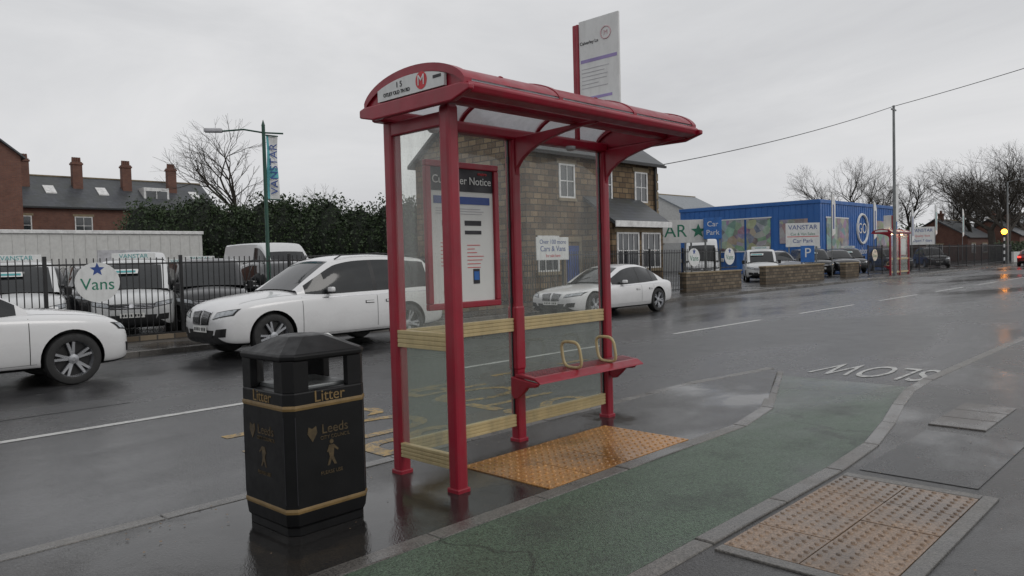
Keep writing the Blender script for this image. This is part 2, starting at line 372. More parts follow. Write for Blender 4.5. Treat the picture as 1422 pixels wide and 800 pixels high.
def tactile(name,x0,y0,nx,ny,s,mat,border):
    e=empty(name,(x0,y0,0))
    L=[(i*s+.003,(i+1)*s-.003,j*s+.003,(j+1)*s-.003,-.04,.010+random.uniform(-.002,.002)) for i in range(nx) for j in range(ny)]
    boxes('slabs',L,mat,e,.003)
    v=[];fc=[];k=6
    for i in range(nx*k):
        for j in range(ny*k):
            cx=(i+.5)*s/k; cy=(j+.5)*s/k; n=len(v); N=10
            for rr,zz in ((.0165,.008),(.0135,.0150),(.007,.0172)):
                for q in range(N):
                    a=2*math.pi*q/N; v.append((cx+rr*math.cos(a),cy+rr*math.sin(a),zz))
            for l in range(2):
                for q in range(N): fc.append((n+l*N+q,n+l*N+(q+1)%N,n+(l+1)*N+(q+1)%N,n+(l+1)*N+q))
            fc.append(tuple(n+2*N+q for q in range(N)))
    mesh('blisters',v,fc,mat,parent=e,smooth=True,sharp=60)
    W=nx*s;H=ny*s;b=border
    if b: boxes('edging',[(-b,W+b,-b,-.004,-.05,.012),(-.09,-.004,0,H,-.05,.011),(W+.004,W+.09,0,H,-.05,.011)],KERB,e,.004)
    return e
tactile('tactile_paving',3.84,3.41,4,2,.45,BUFFO,0)
tactile('tactile_paving',3.68,1.19,4,2,.42,BUFF,.09)
v=[];fc=[]
for i in range(170):
    x=random.uniform(1.5,9); y=random.choice([random.uniform(.3,2.1),random.uniform(3.45,4.9),random.uniform(4.6,4.92)]); s=random.uniform(.004,.012); a=random.uniform(0,6)
    if 3.8<x<5.7 and 3.4<y<4.3: continue
    n=len(v)
    for k in range(5): v.append((x+s*math.cos(a+k*1.25)*random.uniform(.5,1.1),y+s*math.sin(a+k*1.25)*random.uniform(.5,1),.008+random.uniform(0,.004)))
    fc.append(tuple(range(n,n+5)))
mesh('fallen_leaves',v,fc,M('dead_leaf',(.18,.12,.07),.5,var=.5,scale=1))

# ------------------------------------------------------------ bus shelter
def shelter(name,loc,rz=0):
    e=empty(name,loc,rz)
    H=2.60
    pw=.05
    for n,(x,y) in {'post_1':(0,0),'post_2':(1.28,0),'post_3':(2.55,0),'post_front':(-.05,-.69)}.items():
        box(n,x-pw,x+pw,y-pw,y+pw,0,H+.03,RED,e,.022)
        box(n+'_foot',x-pw-.008,x+pw+.008,y-pw-.008,y+pw+.008,-.01,.03,RED,e,.008)
    def rail(n,x0,x1,y,zc_,h,mat,ax='x'):
        L=[]
        nn=4
        for k in range(nn):
            a=zc_-h/2+h*k/nn; b=a+h/nn-.006
            if ax=='x': L.append((x0,x1,y-.022,y+.022,a,b))
            else: L.append((y-.022,y+.022,x0,x1,a,b))
        if ax=='x': L.append((x0,x1,y-.016,y+.016,zc_-h/2,zc_+h/2-.007))
        else: L.append((y-.016,y+.016,x0,x1,zc_-h/2,zc_+h/2-.007))
        boxes(n,L,mat,e,.003)
    def pane(n,ax,a,b,c,z0,z1,mat):
        if ax=='x': v=[(a,c,z0),(b,c,z0),(b,c,z1),(a,c,z1)]
        else: v=[(c,a,z0),(c,b,z0),(c,b,z1),(c,a,z1)]
        mesh(n,v,[(0,1,2,3)],mat,parent=e)
    for i,(a,b) in enumerate(((pw,1.28-pw),(1.28+pw,2.55-pw))):
        rail('rail_mid_%d'%i,a,b,0,1.02,.12,CREAM); rail('rail_low_%d'%i,a,b,0,.19,.11,CREAM)
        pane('glass_up_%d'%i,'x',a,b,0,1.075,2.60,GLASS); pane('glass_low_%d'%i,'x',a,b,0,.24,.965,GLASSL)
        boxes('glass_seal_%d'%i,[(a,a+.012,-.008,.008,1.075,2.6),(b-.012,b,-.008,.008,1.075,2.6),(a,a+.012,-.008,.008,.24,.965),(b-.012,b,-.008,.008,.24,.965)],DARKM,e)
    rail('rail_end_mid',-.69+pw,-pw,-.025,1.02,.13,CREAM,'y'); rail('rail_end_low',-.69+pw,-pw,-.025,.19,.11,CREAM,'y')
    pane('glass_end_up','y',-.69+pw,-pw,-.025,1.085,2.5,GLASS); pane('glass_end_low','y',-.69+pw,-pw,-.025,.245,.955,GLASSL)
    box('end_top_rail',-.05,.0,-.69+pw,-pw,2.5,2.6,RED,e,.01)
    L=[]
    for x in (pw,1.28-pw-.015,1.28+pw,2.55-pw-.015):
        for zz in (1.2,1.85,2.4): L.append((x,x+.02,-.012,.012,zz,zz+.06))
    boxes('glass_clamps',L,DARKM,e,.002)
    XA,XB=-.17,2.60
    box('beam_rear',XA+.02,XB-.02,-.06,.05,2.60,2.69,RED,e,.02)
    box('beam_mid',XA+.02,XB-.02,-.74,-.66,2.64,2.70,RED,e,.015)
    prism('beam_front',[(-1.03,2.645),(-.95,2.625),(-.90,2.66),(-.92,2.70),(-1.0,2.725),(-1.05,2.69)],'x',XA,XB,RED,e,.012)
    prism('gutter_rear',[(.05,2.645),(.09,2.65),(.10,2.70),(.05,2.72)],'x',XA,XB,RED,e,.01)
    Y0=.07; Y1=-1.01; YC=(Y0+Y1)/2; HW=(Y0-Y1)/2
    def az(y): 
        t=(y-YC)/(HW+.01); return 2.69+.205*math.sqrt(max(0,1-t*t))**1.05
    NS=26
    ys=[YC+HW*math.cos(math.pi*i/NS) for i in range(NS+1)]
    third=(XB-XA)/3
    for q in range(3):
        a=XA+.05+third*q*.985; b=a+third-.05
        v=[];fc=[]
        for y in ys: v+= [(a,y,az(y)-.012),(b,y,az(y)-.012)]
        for i in range(NS): k=2*i; fc.append((k,k+2,k+3,k+1))
        mesh('roof_panel_%d'%q,v,fc,POLY,parent=e,smooth=True)
    for nm,a,b,dp in (('rib_end',XA-.02,XA+.045,.045),('rib_1',XA+third-.02,XA+third+.02,.03),('rib_2',XA+2*third-.02,XA+2*third+.02,.03),('rib_far',XB-.05,XB+.01,.045)):
        v=[];fc=[]
        for y in ys: v+= [(a,y,az(y)+.010),(b,y,az(y)+.010),(b,y,az(y)-dp),(a,y,az(y)-dp)]
        for i in range(NS):
            k=4*i
            for q in range(4): fc.append((k+q,k+4+q,k+4+(q+1)%4,k+(q+1)%4))
        fc+=[(3,2,1,0),(4*NS,4*NS+1,4*NS+2,4*NS+3)]
        mesh(nm,v,fc,RED,parent=e,smooth=True,sharp=35)
    v=[];fc=[]
    yy=[Y1+.003+i*.016 for i in range(8)]
    for y in yy: v+=[(XA+.05,y,az(y)+.003),(XB-.05,y,az(y)+.003)]
    for i in range(7): fc.append((2*i,2*i+1,2*i+3,2*i+2))
    mesh('front_capping',v,fc,RED,parent=e,smooth=True)
    for x,s,nm in ((XA-.02,-1,'end'),(XB+.01,1,'far')):
        poly=[(y,az(y)-.03) for y in ys[2:-2]]
        poly=[(poly[0][0],2.65)]+poly+[(poly[-1][0],2.65)]
        prism('gable_'+nm,poly,'x',x-s*.035,x-s*.02,RED,e)
        prism('gable_beam_'+nm,[(.11,2.635),(.11,2.69),(.05,2.705),(-.99,2.705),(-1.07,2.685),(-1.07,2.65),(-.9,2.60),(-.05,2.60)],'x',x-.018 if s<0 else x-.03,x+.03 if s<0 else x+.018,RED,e,.010)
        sp=[(y,az(y)-.050) for y in ys if -.86<y<-.08]
        y0=sp[0][0]; y1=sp[-1][0]
        sp=[(y0,2.715)]+sp+[(y1,2.715)]
        prism('sign_'+nm,sp,'x',x-s*.012,x+s*.010,WSIGN,e)
        if s<0:
            X=x-.0125
            cir=[(-.60+.058*math.cos(a*math.pi/12),2.785+.058*math.sin(a*math.pi/12)) for a in range(24)]
            prism('logo_disc',cir,'x',X,X+.003,REDI,e)
            tx('logo_letter','M',.10,(X-.002,-.60,2.785),(0,-1,0),(0,0,1),WSIGN,e)
            tx('stop_number','1 5',.055,(X,-.36,2.80),(0,-1,0),(0,0,1),INK,e)
            tx('stop_name','OTLEY OLD TN RD',.036,(X,-.33,2.75),(0,-1,0),(0,0,1),INK,e,sx=.95)
            box('number_tab',X,X+.003,-.80,-.72,2.775,2.795,INK,e)
    for nm,x in (('bracket_1',1.28),('bracket_2',2.55)):
        poly=[(-.05,2.30),(-.05,2.62),(-.93,2.65),(-.93,2.625)]
        for k in range(9):
            a=k/8*math.pi/2
            poly.append((-.93+.88*math.sin(a), 2.62-.32*(1-math.cos(a))))
        prism(nm,poly,'x',x-.02,x+.02,RED,e,.006)
    for i,x in enumerate((.32,1.95)):
        v_,f_=tubegeo([(x,-.1,2.60),(x,-.1,2.575),(x,-.1,2.56)],[.045,.045,.03],14)
        mesh('soffit_lamp_%d'%i,v_,f_,GREYI,parent=e,smooth=True,sharp=40)
    for i,x in enumerate((.25,1.3,2.35)):
        tube('lifting_eye_%d'%i,[(x+.03*math.cos(a*math.pi/6),-.90,2.80+.022*math.sin(a*math.pi/6)) for a in range(12)],.005,RED,e,6,True)
    prof=[(-.08,.60),(-.12,.605),(-.30,.585),(-.36,.55),(-.37,.535),(-.30,.56),(-.12,.575),(-.08,.57)]
    prism('bench_seat',prof,'x',1.16,2.66,RED,e,.008)
    L=[]
    for i in range(46):
        for j in range(5): L.append((1.22+i*.031,1.236+i*.031,-.135-j*.032,-.119-j*.032,.586-j*.004+.006,.6055-j*.0033))
    boxes('seat_perforations',L,DARKM,e)
    for i,x in enumerate((1.16,2.55)):
        pl=[(-.05,.43),(-.05,.58),(-.36,.54),(-.33,.51),(-.24,.50),(-.19,.45),(-.13,.40),(-.08,.39)]
        prism('bench_bracket_%d'%i,pl,'x',x-.02,x+.02,RED,e,.008)
    for i,x in enumerate((1.75,2.26)):
        pts=[]
        for k in range(28):
            a=2*math.pi*k/28; c_=math.cos(a); s_=math.sin(a)
            q=abs(c_)**.55*(1 if c_>0 else -1); q2=abs(s_)**.55*(1 if s_>0 else -1)
            pts.append((x,-.22+.105*q+.02*q2,.715+.115*q2))
        tube('armrest_%d'%i,pts,.014,CREAM,e,10,True)
    box('post_sleeve',1.28-.056,1.28+.056,-.056,.056,.62,1.18,RED,e,.02)
    boxes('poster_frame',[(.25,1.03,-.075,-.03,1.20,1.25),(.25,1.03,-.075,-.03,2.31,2.36),(.25,.30,-.075,-.03,1.25,2.31),(.98,1.03,-.075,-.03,1.25,2.31)],RED,e,.008)
    box('poster_back',.30,.98,-.048,-.03,1.25,2.31,WPOST,e)
    box('poster_header',.30,.98,-.053,-.048,2.13,2.31,INK,e)
    Y=-.055
    tx('poster_title','Customer Notice',.088,(.64,Y-.002,2.215),(1,0,0),(0,0,1),WPOST,e)
    tx('poster_tag','metro',.04,(.86,Y-.002,2.28),(1,0,0),(0,0,1),REDI,e)
    box('poster_band',.34,.94,-.053,-.048,2.03,2.09,NAVY,e)
    random.seed(3)
    L=[]
    zz=1.99
    for k in range(3): L.append((.36,.36+random.uniform(.45,.56),-.0515,-.048,zz,zz+.006)); zz-=.02
    boxes('poster_text',L,GREYI,e)
    boxes('poster_block',[(.42,.60,-.0515,-.048,1.86,1.90),(.66,.84,-.0515,-.048,1.86,1.90),(.66,.84,-.0515,-.048,1.79,1.82)],INK,e)
    L=[]
    for k in range(7):
        zz=1.72-k*.03; L.append((.40,.40+random.uniform(.08,.2),-.0515,-.048,zz,zz+.005)); L.append((.68,.68+random.uniform(.08,.18),-.0515,-.048,zz-.02,zz-.015))
    boxes('poster_body_text',L,REDI,e)
    boxes('poster_phone',[(.74,.81,-.0515,-.048,1.39,1.51)],INK,e); boxes('poster_phone_screen',[(.747,.803,-.053,-.0516,1.42,1.49)],BLUEI,e)
    tx('poster_metro','METRO',.05,(.5,Y,1.33),(1,0,0),(0,0,1),REDI,e)
    fx=2.13; fy=-.04
    box('flag_pole',fx-.02,fx+.02,fy-.02,fy+.02,2.68,3.74,RED,e,.008)
    box('flag_spine',fx-.024,fx+.024,fy-.05,fy-.02,2.90,3.74,RED,e,.008)
    box('flag_panel',fx-.012,fx+.012,fy-.50,fy-.05,2.90,3.76,WSIGN,e,.006)
    X=fx-.014
    boxes('flag_band',[(X,X+.002,fy-.48,fy-.07,3.37,3.40),(X,X+.002,fy-.42,fy-.07,3.03,3.055)],PURP,e)
    L=[]
    for k in range(6): L.append((X,X+.002,fy-.08-random.uniform(.18,.33),fy-.08,3.31-k*.035,3.316-k*.035))
    boxes('flag_lines',L,GREYI,e)
    ci=[(fy-.36+.055*math.cos(a*math.pi/10),3.60+.055*math.sin(a*math.pi/10)) for a in range(20)]
    PINK=bpy.data.materials.get('logo_pink') or M('logo_pink',(.62,.42,.44),.5)
    tube('flag_logo',[(X,a,b) for a,b in ci],.005,PINK,e,6,True)
    tx('flag_logo_letter','M',.06,(X,fy-.36,3.60),(0,-1,0),(0,0,1),PINK,e)
    tx('flag_name','Calverley Ln',.042,(X,fy-.17,3.55),(0,-1,0),(0,0,1),INK,e)
    tx('flag_routes','33  34',.04,(X,fy-.2,2.96),(0,-1,0),(0,0,1),PURP,e)
    return e
sh=shelter('bus_shelter',(3.47,4.56,0))
s2=dup(sh,'bus_shelter',(55.0,16.3,0),math.pi,1.06); s2.scale=(1.4,1.06,1.02)
box('added_glow_strip',.2,2.3,-.3,-.26,2.56,2.58,WARMGLOW,s2)  # added glowing strip, stands in for headlight glow behind this shelter

# ------------------------------------------------------------ litter bin
def oct_(h,z,ch=.05,cx=0,cy=0):
    return [(cx-h+ch,cy-h,z),(cx+h-ch,cy-h,z),(cx+h,cy-h+ch,z),(cx+h,cy+h-ch,z),(cx+h-ch,cy+h,z),(cx-h+ch,cy+h,z),(cx-h,cy+h-ch,z),(cx-h,cy-h+ch,z)]
def rings(name,L,mat,parent,ch=.05,bevel=.004):
    v=[]
    for h,z in L: v+=oct_(h,z,min(ch,h*.6))
    f=[tuple(range(8))[::-1]]
    for i in range(len(L)-1):
        for k in range(8): f.append((i*8+k,i*8+(k+1)%8,(i+1)*8+(k+1)%8,(i+1)*8+k))
    n=(len(L)-1)*8; f.append(tuple(n+k for k in range(8)))
    return mesh(name,v,f,mat,parent=parent,bevel=bevel)
b=empty('litter_bin',(2.46,4.21,0),math.radians(1))
rings('plinth',[(.265,0),(.265,.05),(.275,.06)],BINB,b)
rings('body',[(.275,.06),(.282,.13),(.282,.83),(.278,.84)],BINB,b)
rings('band_low',[(.2835,.135),(.286,.15),(.2835,.165)],GOLD,b,bevel=.002); rings('band_high',[(.2835,.735),(.286,.75),(.2835,.765)],GOLD,b,bevel=.002)
for sx in (-1,1):
    for sy in (-1,1):
        P4=[(sx*.279,sy*.135),(sx*.279,sy*.232),(sx*.232,sy*.279),(sx*.135,sy*.279),(sx*.135,sy*.235),(sx*.235,sy*.135)]
        prism('corner_pillar_%d%d'%(sx,sy),P4,'z',.838,1.022,BINB,b,.004)
rings('hood',[(.281,1.018),(.290,1.028),(.292,1.05),(.280,1.062),(.13,1.145),(.11,1.15)],BINB,b,.06)
box('liner',-.20,.20,-.20,.20,.80,.86,GALV,b,.01)
a=boxes('notice_plate',[(-.10,.12,-.13,.05,0,.004)],WPOST,b,.001); a.location=(.04,-.12,1.124); a.rotation_euler=(math.radians(24),0,math.radians(8))
L=[(-.08+.0,.1-random.uniform(0,.05),-.10+.022*k,-.093+.022*k,.0042,.0052) for k in range(6)]
a2=boxes('notice_text',L,INK,b); a2.location=a.location; a2.rotation_euler=a.rotation_euler
for xd,loc,sfx in (((1,0,0),lambda x,z:(x,-.2835,z),'front'),((0,-1,0),lambda x,z:(-.2835,-x,z),'side')):
    tx('lettering_'+sfx,'Litter',.095,loc(.0,.800),xd,(0,0,1),GOLD,b)
    tx('crest_text_'+sfx,'Leeds',.08,loc(.03,.60),xd,(0,0,1),GOLD2,b); tx('crest_sub_'+sfx,'CITY COUNCIL',.03,loc(.03,.55),xd,(0,0,1),GOLD2,b)
    tx('please_'+sfx,'PLEASE USE',.03,loc(0,.34),xd,(0,0,1),GOLD2,b)
def tidy(x,z):
    pl=[(-.012,.0),(-.03,-.05),(-.015,-.05),(0,-.015),(.02,-.05),(.035,-.05),(.014,.0),(.02,.05),(.045,.03),(.05,.04),(.02,.07),(-.015,.07),(-.03,.03),(-.02,.03)]
    return [(x+a,z+b_) for a,b_ in pl]
prism('figure_front',tidy(0,.43),'y',-.2845,-.2815,GOLD2,b)
prism('figure_head',[(.003+.014*math.cos(k*.7),.52+.014*math.sin(k*.7)) for k in range(9)],'y',-.2845,-.2815,GOLD2,b)
prism('figure_side',tidy(0,.43),'x',-.2845,-.2815,GOLD2,b)
crest=[(-.02,.03),(-.025,0),(0,-.04),(.025,0),(.02,.03),(0,.02)]
prism('crest_front',[(-.125+x*1.3,.59+z_*1.3) for x,z_ in crest],'y',-.2845,-.2815,GOLD2,b); prism('crest_side',[(.125+x*1.3,.59+z_*1.3) for x,z_ in crest],'x',-.2845,-.2815,GOLD2,b)
boxes('door_seam',[(-.235,-.231,-.2828,-.2815,.19,.70),(.231,.235,-.2828,-.2815,.19,.70),(-.2828,-.2815,-.235,-.231,.19,.70),(-.2828,-.2815,.231,.235,.19,.70)],INK,b)

# ------------------------------------------------------------ vehicles
def herm(st,xs):
    st=np.array(st,float); X=st[:,0]; out=[]
    T=np.zeros_like(st)
    for i in range(len(X)):
        a=max(0,i-1); b_=min(len(X)-1,i+1); T[i]=(st[b_]-st[a])/(X[b_]-X[a])
    for x in xs:
        i=min(max(np.searchsorted(X,x)-1,0),len(X)-2); h=X[i+1]-X[i]; t=(x-X[i])/h
        o=(2*t**3-3*t**2+1)*st[i]+(t**3-2*t**2+t)*h*T[i]*.8+(-2*t**3+3*t**2)*st[i+1]+(t**3-t**2)*h*T[i+1]*.8
        out.append(o)
    return out
SPECS={
'suv':dict(L=4.9,R=.385,wx=(.88,3.82),
 low=[(0,.60,.40,.64,.70),(.05,.76,.28,.78,.86),(.22,.88,.24,.92,1.0),(.55,.945,.24,.99,1.08),(1.0,.965,.24,1.03,1.14),(1.55,.97,.25,1.06,1.18),(2.4,.97,.26,1.08,1.13),(3.4,.97,.26,1.10,1.14),(4.2,.955,.27,1.12,1.16),(4.62,.92,.30,1.12,1.18),(4.83,.85,.36,1.07,1.13),(4.9,.70,.46,.98,1.0)],
 gh=[(1.42,.80,1.09,.74,1.15),(1.85,.885,1.06,.71,1.44),(2.25,.90,1.06,.665,1.67),(2.7,.905,1.07,.65,1.755),(3.4,.905,1.08,.645,1.77),(4.1,.89,1.10,.635,1.72),(4.52,.87,1.10,.625,1.64),(4.80,.80,1.11,.68,1.17)],
 ws=2.22,rs=4.5,pil=[(3.02,3.10),(3.98,4.05)],solid=4.42,belt=.96),
'sedan':dict(L=5.05,R=.36,wx=(.87,4.0),
 low=[(0,.60,.34,.56,.62),(.05,.76,.22,.66,.73),(.28,.87,.19,.76,.82),(.8,.925,.19,.83,.91),(1.6,.945,.20,.88,.98),(2.6,.95,.20,.91,.96),(3.5,.95,.20,.93,.98),(4.2,.935,.21,.95,1.03),(4.72,.89,.25,.95,1.03),(4.97,.81,.30,.89,.96),(5.05,.66,.40,.80,.84)],
 gh=[(1.60,.76,.92,.70,.98),(2.05,.83,.90,.66,1.22),(2.45,.855,.90,.61,1.39),(2.9,.86,.90,.585,1.465),(3.4,.86,.91,.58,1.465),(3.85,.84,.92,.58,1.37),(4.2,.81,.94,.60,1.20),(4.5,.76,.96,.64,1.05)],
 ws=2.45,rs=3.72,pil=[(3.05,3.12),(3.78,3.84)],solid=4.15,belt=.82),
'van':dict(L=4.4,R=.32,wx=(.85,3.55),
 low=[(0,.62,.38,.68,.76),(.05,.78,.26,.82,.92),(.25,.87,.22,.95,1.02),(.6,.905,.22,1.02,1.11),(1.0,.92,.22,1.06,1.18),(1.6,.92,.23,1.08,1.14),(2.6,.92,.24,1.10,1.14),(3.6,.92,.24,1.10,1.14),(4.2,.915,.26,1.10,1.14),(4.36,.89,.30,1.08,1.12),(4.4,.80,.36,1.0,1.05)],
 gh=[(.80,.80,1.06,.76,1.13),(1.2,.87,1.06,.75,1.45),(1.6,.885,1.06,.735,1.73),(1.95,.89,1.07,.74,1.83),(3.0,.89,1.08,.75,1.85),(4.1,.885,1.08,.75,1.83),(4.30,.88,1.08,.74,1.74),(4.39,.86,1.08,.76,1.20)],
 ws=1.58,rs=4.26,pil=[(1.28,1.33),(2.32,2.40)],solid=2.36,belt=.95),
'bigvan':dict(L=5.6,R=.35,wx=(.95,4.5),
 low=[(0,.66,.40,.80,.88),(.06,.84,.30,.98,1.08),(.28,.94,.26,1.12,1.20),(.6,.98,.26,1.18,1.28),(1.0,1.0,.26,1.22,1.34),(1.8,1.0,.28,1.24,1.30),(3,1.0,.30,1.26,1.30),(4.6,1.0,.30,1.26,1.30),(5.4,.99,.32,1.26,1.30),(5.57,.97,.36,1.24,1.28),(5.6,.88,.40,1.1,1.15)],
 gh=[(.78,.88,1.22,.84,1.30),(1.15,.95,1.22,.82,1.72),(1.6,.965,1.22,.80,2.18),(2.0,.97,1.23,.80,2.45),(3.4,.97,1.24,.82,2.52),(5.2,.965,1.24,.82,2.50),(5.5,.96,1.24,.82,2.38),(5.59,.94,1.24,.84,1.4)],
 ws=1.55,rs=5.46,pil=[(1.42,1.48),(2.4,2.48)],solid=2.44,belt=1.08),
'hatch':dict(L=4.1,R=.31,wx=(.80,3.35),
 low=[(0,.56,.36,.60,.66),(.05,.72,.24,.72,.80),(.25,.83,.20,.83,.90),(.7,.87,.20,.90,.98),(1.2,.88,.20,.94,1.04),(2.1,.885,.20,.97,1.0),(3.0,.885,.21,1.0,1.02),(3.7,.86,.24,1.0,1.04),(3.98,.80,.30,.96,1.0),(4.1,.66,.40,.86,.9)],
 gh=[(1.05,.72,.96,.68,1.02),(1.5,.80,.95,.64,1.27),(1.9,.82,.95,.60,1.42),(2.3,.825,.96,.585,1.49),(2.9,.82,.98,.58,1.48),(3.5,.79,1.0,.57,1.38),(3.95,.72,1.0,.62,1.05)],
 ws=1.88,rs=3.45,pil=[(2.35,2.43),(3.05,3.12)],solid=3.35,belt=.88)}
def wheelset(R):
    prof=[(.62,-.08),(.62,-.10),(.80,-.115),(.95,-.105),(1.0,-.08),(1.0,.08),(.95,.105),(.80,.115),(.70,.108),(.685,.09),(.66,.06),(.64,.0)]
    N=36; v=[];f=[]
    for k in range(N):
        a=2*math.pi*k/N
        for r_,y in prof: v.append((R*r_*math.cos(a),y,R*r_*math.sin(a)))
    m=len(prof)
    for k in range(N):
        for i in range(m-1):
            f.append((k*m+i,((k+1)%N)*m+i,((k+1)%N)*m+i+1,k*m+i+1))
    mi=[0 if i%(m-1)<8 else 1 for i in range(len(f))]
    me=bpy.data.meshes.new('tyre'); me.from_pydata(v,[],f); me.materials.append(TYRE); me.materials.append(ALU)
    me.polygons.foreach_set('material_index',mi); me.polygons.foreach_set('use_smooth',[True]*len(f)); me.set_sharp_from_angle(angle=math.radians(40))
    v=[];f=[];mi=[]
    for k in range(N): a=2*math.pi*k/N; v.append((R*.66*math.cos(a),.02,R*.66*math.sin(a)))
    f.append(tuple(range(N))[::-1]); mi.append(1)
    for s in range(5):
        for dd in (-.17,.17):
            a=2*math.pi*s/5+math.pi/2
            a1=a+dd; a0=a+dd*.35
            c0=Vector((math.cos(a0),0,math.sin(a0)))*R*.12; c1=Vector((math.cos(a1),0,math.sin(a1)))*R*.67
            d=(c1-c0).normalized(); n_=Vector((-d.z,0,d.x)); n=len(v)
            w0=R*.055; w1=R*.045
            for cc_,w_,y in ((c0,w0,.082),(c1,w1,.094)):
                v+= [cc_+n_*w_+Vector((0,y,0)),cc_-n_*w_+Vector((0,y,0)),cc_-n_*w_*1.3+Vector((0,y-.035,0)),cc_+n_*w_*1.3+Vector((0,y-.035,0))]
            f+=[(n,n+1,n+5,n+4),(n+1,n+2,n+6,n+5),(n+3,n,n+4,n+7)]; mi+=[0,0,0]
    n=len(v); K=16
    for rr,y in ((.2,.07),(.18,.092),(.07,.10)):
        for k in range(K): a=2*math.pi*k/K; v.append((R*rr*math.cos(a),y,R*rr*math.sin(a)))
    for l in range(2):
        for k in range(K): f.append((n+l*K+k,n+l*K+(k+1)%K,n+(l+1)*K+(k+1)%K,n+(l+1)*K+k)); mi.append(0)
    f.append(tuple(n+2*K+k for k in range(K))); mi.append(0)
    m2=bpy.data.meshes.new('rim'); m2.from_pydata([tuple(q) for q in v],[],f); m2.materials.append(ALU); m2.materials.append(BLK); m2.polygons.foreach_set('material_index',mi); m2.update()
    return me,m2
WC={}
def make_vehicle(name,kind,PA,loc,rz,front='generic',scale=1.0):
    S=SPECS[kind]; L=S['L']; e=empty(name,loc,rz,scale)
    cx=lambda x:L/2-x
    st=S['low']; v=[]
    for (x,w_,zb,zs,zt) in st:
        h=[(0,zb),(w_*.82,zb),(w_*.965,zb+.05),(w_*.99,zb+.16),(w_,zb+(zs-zb)*.5),(w_*.992,zs-.13),(w_*.965,zs-.045),(w_*.90,zs+.01),(w_*.62,zs*.35+zt*.65),(0,zt)]
        full=[(-y,z_) for y,z_ in h[1:-1]][::-1]
        ring=h+full
        for y,z_ in ring: v.append((cx(x),y,z_))
    m=len(ring); f=[];mi=[]
    for i in range(len(st)-1):
        for k in range(m):
            f.append((i*m+k,i*m+(k+1)%m,(i+1)*m+(k+1)%m,(i+1)*m+k))
            mi.append(1 if (k in (0,1,m-1,m-2)) else 0)
    f.append(tuple(range(m))[::-1]); mi.append(0); f.append(tuple((len(st)-1)*m+k for k in range(m))); mi.append(0)
    o=mesh('body_tmp',v,f,[PA,BLK],mi,None,True)
    bm=bmesh.new(); bm.from_mesh(o.data); bmesh.ops.recalc_face_normals(bm,faces=bm.faces); bm.to_mesh(o.data); bm.free()
    ss=o.modifiers.new('s','SUBSURF'); ss.levels=2; ss.render_levels=2
    dg=bpy.context.evaluated_depsgraph_get(); pm=bpy.data.meshes.new_from_object(o.evaluated_get(dg))
    bvh=BVHTree.FromPolygons([q.co.copy() for q in pm.vertices],[tuple(q.vertices) for q in pm.polygons])
    R=S['R']; cv=[];cf=[]; W=max(s[1] for s in st)
    for wx in S['wx']:
        for sg in (-1,1):
            n=len(cv);K=32
            for y in (sg*(W-.30),sg*(W+.15)):
                for k in range(K):
                    a=2*math.pi*k/K; cv.append((cx(wx)+(R+.055)*math.cos(a),y,R+.01+(R+.05)*math.sin(a)))
            for k in range(K): cf.append((n+k,n+(k+1)%K,n+K+(k+1)%K,n+K+k))
            cf.append(tuple(range(n,n+K))[::-1]); cf.append(tuple(range(n+K,n+2*K)))
    cu=mesh('cut_tmp',cv,cf,[PA,BLK],[1]*len(cf))
    bm=bmesh.new(); bm.from_mesh(cu.data); bmesh.ops.recalc_face_normals(bm,faces=bm.faces); bm.to_mesh(cu.data); bm.free()
    bo=o.modifiers.new('b','BOOLEAN'); bo.operation='DIFFERENCE'; bo.object=cu; bo.solver='EXACT'
    dg=bpy.context.evaluated_depsgraph_get(); bm_=bpy.data.meshes.new_from_object(o.evaluated_get(dg)); bm_.name='body'
    bm_.polygons.foreach_set('use_smooth',[True]*len(bm_.polygons)); bm_.set_sharp_from_angle(angle=math.radians(32))
    bpy.data.objects.remove(o); bpy.data.objects.remove(cu)
    link(bpy.data.objects.new('body',bm_),e)
    G=S['gh']; X0=G[0][0]; X1=G[-1][0]
    cuts=[X0+(X1-X0)*i/44 for i in range(45)]
    for a,b_ in S['pil']: cuts+=[a,b_]
    cuts+=[S['ws'],S['rs'],S['solid']]
    cuts=sorted(set(round(c,4) for c in cuts))
    rows=herm(G,cuts); v=[];f=[];mi=[]
    for (x,wb,zb,wt,zt) in rows:
        hgt=max(zt-zb,.02); k_=min(1,hgt/.4)
        h=[(wb,zb-.05),(wb,zb),(wb+(wt-wb)*.45+.018*k_,zb+hgt*.45),(wb+(wt-wb)*.86+.008*k_,zb+hgt*.86),(wt+.008*k_,zt-.055*k_),(wt-.03,zt-.022*k_),(wt-.11,zt-.004),(wt*.45,zt+.012),(0,zt+.018)]
        for y,z_ in h+[(-y,z_) for y,z_ in h[:-1]][::-1]: v.append((cx(x),y,z_))
    m=17
    for i in range(len(rows)-1):
        xm=(rows[i][0]+rows[i+1][0])/2
        for k in range(m-1):
            f.append((i*m+k,i*m+k+1,(i+1)*m+k+1,(i+1)*m+k))
            kk=k if k<8 else 15-k
            t=0
            if kk in (1,2):
                t=2
                if any(a<=xm<=b_ for a,b_ in S['pil']): t=1
                if xm>S['solid']: t=0
                if rows[i][4]-rows[i][2]<.16: t=0
            elif kk>=5:
                if xm<S['ws'] and kk>=6: t=2
                if xm>S['rs'] and kk>=6: t=2 if kind in('suv','sedan','hatch') else 0
            mi.append(t)
    f.append(tuple((len(rows)-1)*m+k for k in range(m))); mi.append(0)
    gh=mesh('cabin',v,f,[PA,BLK,CGLASS],mi,e,True)
    bm=bmesh.new(); bm.from_mesh(gh.data); bmesh.ops.recalc_face_normals(bm,faces=bm.faces); bm.to_mesh(gh.data); bm.free()
    gh.data.set_sharp_from_angle(angle=math.radians(38))
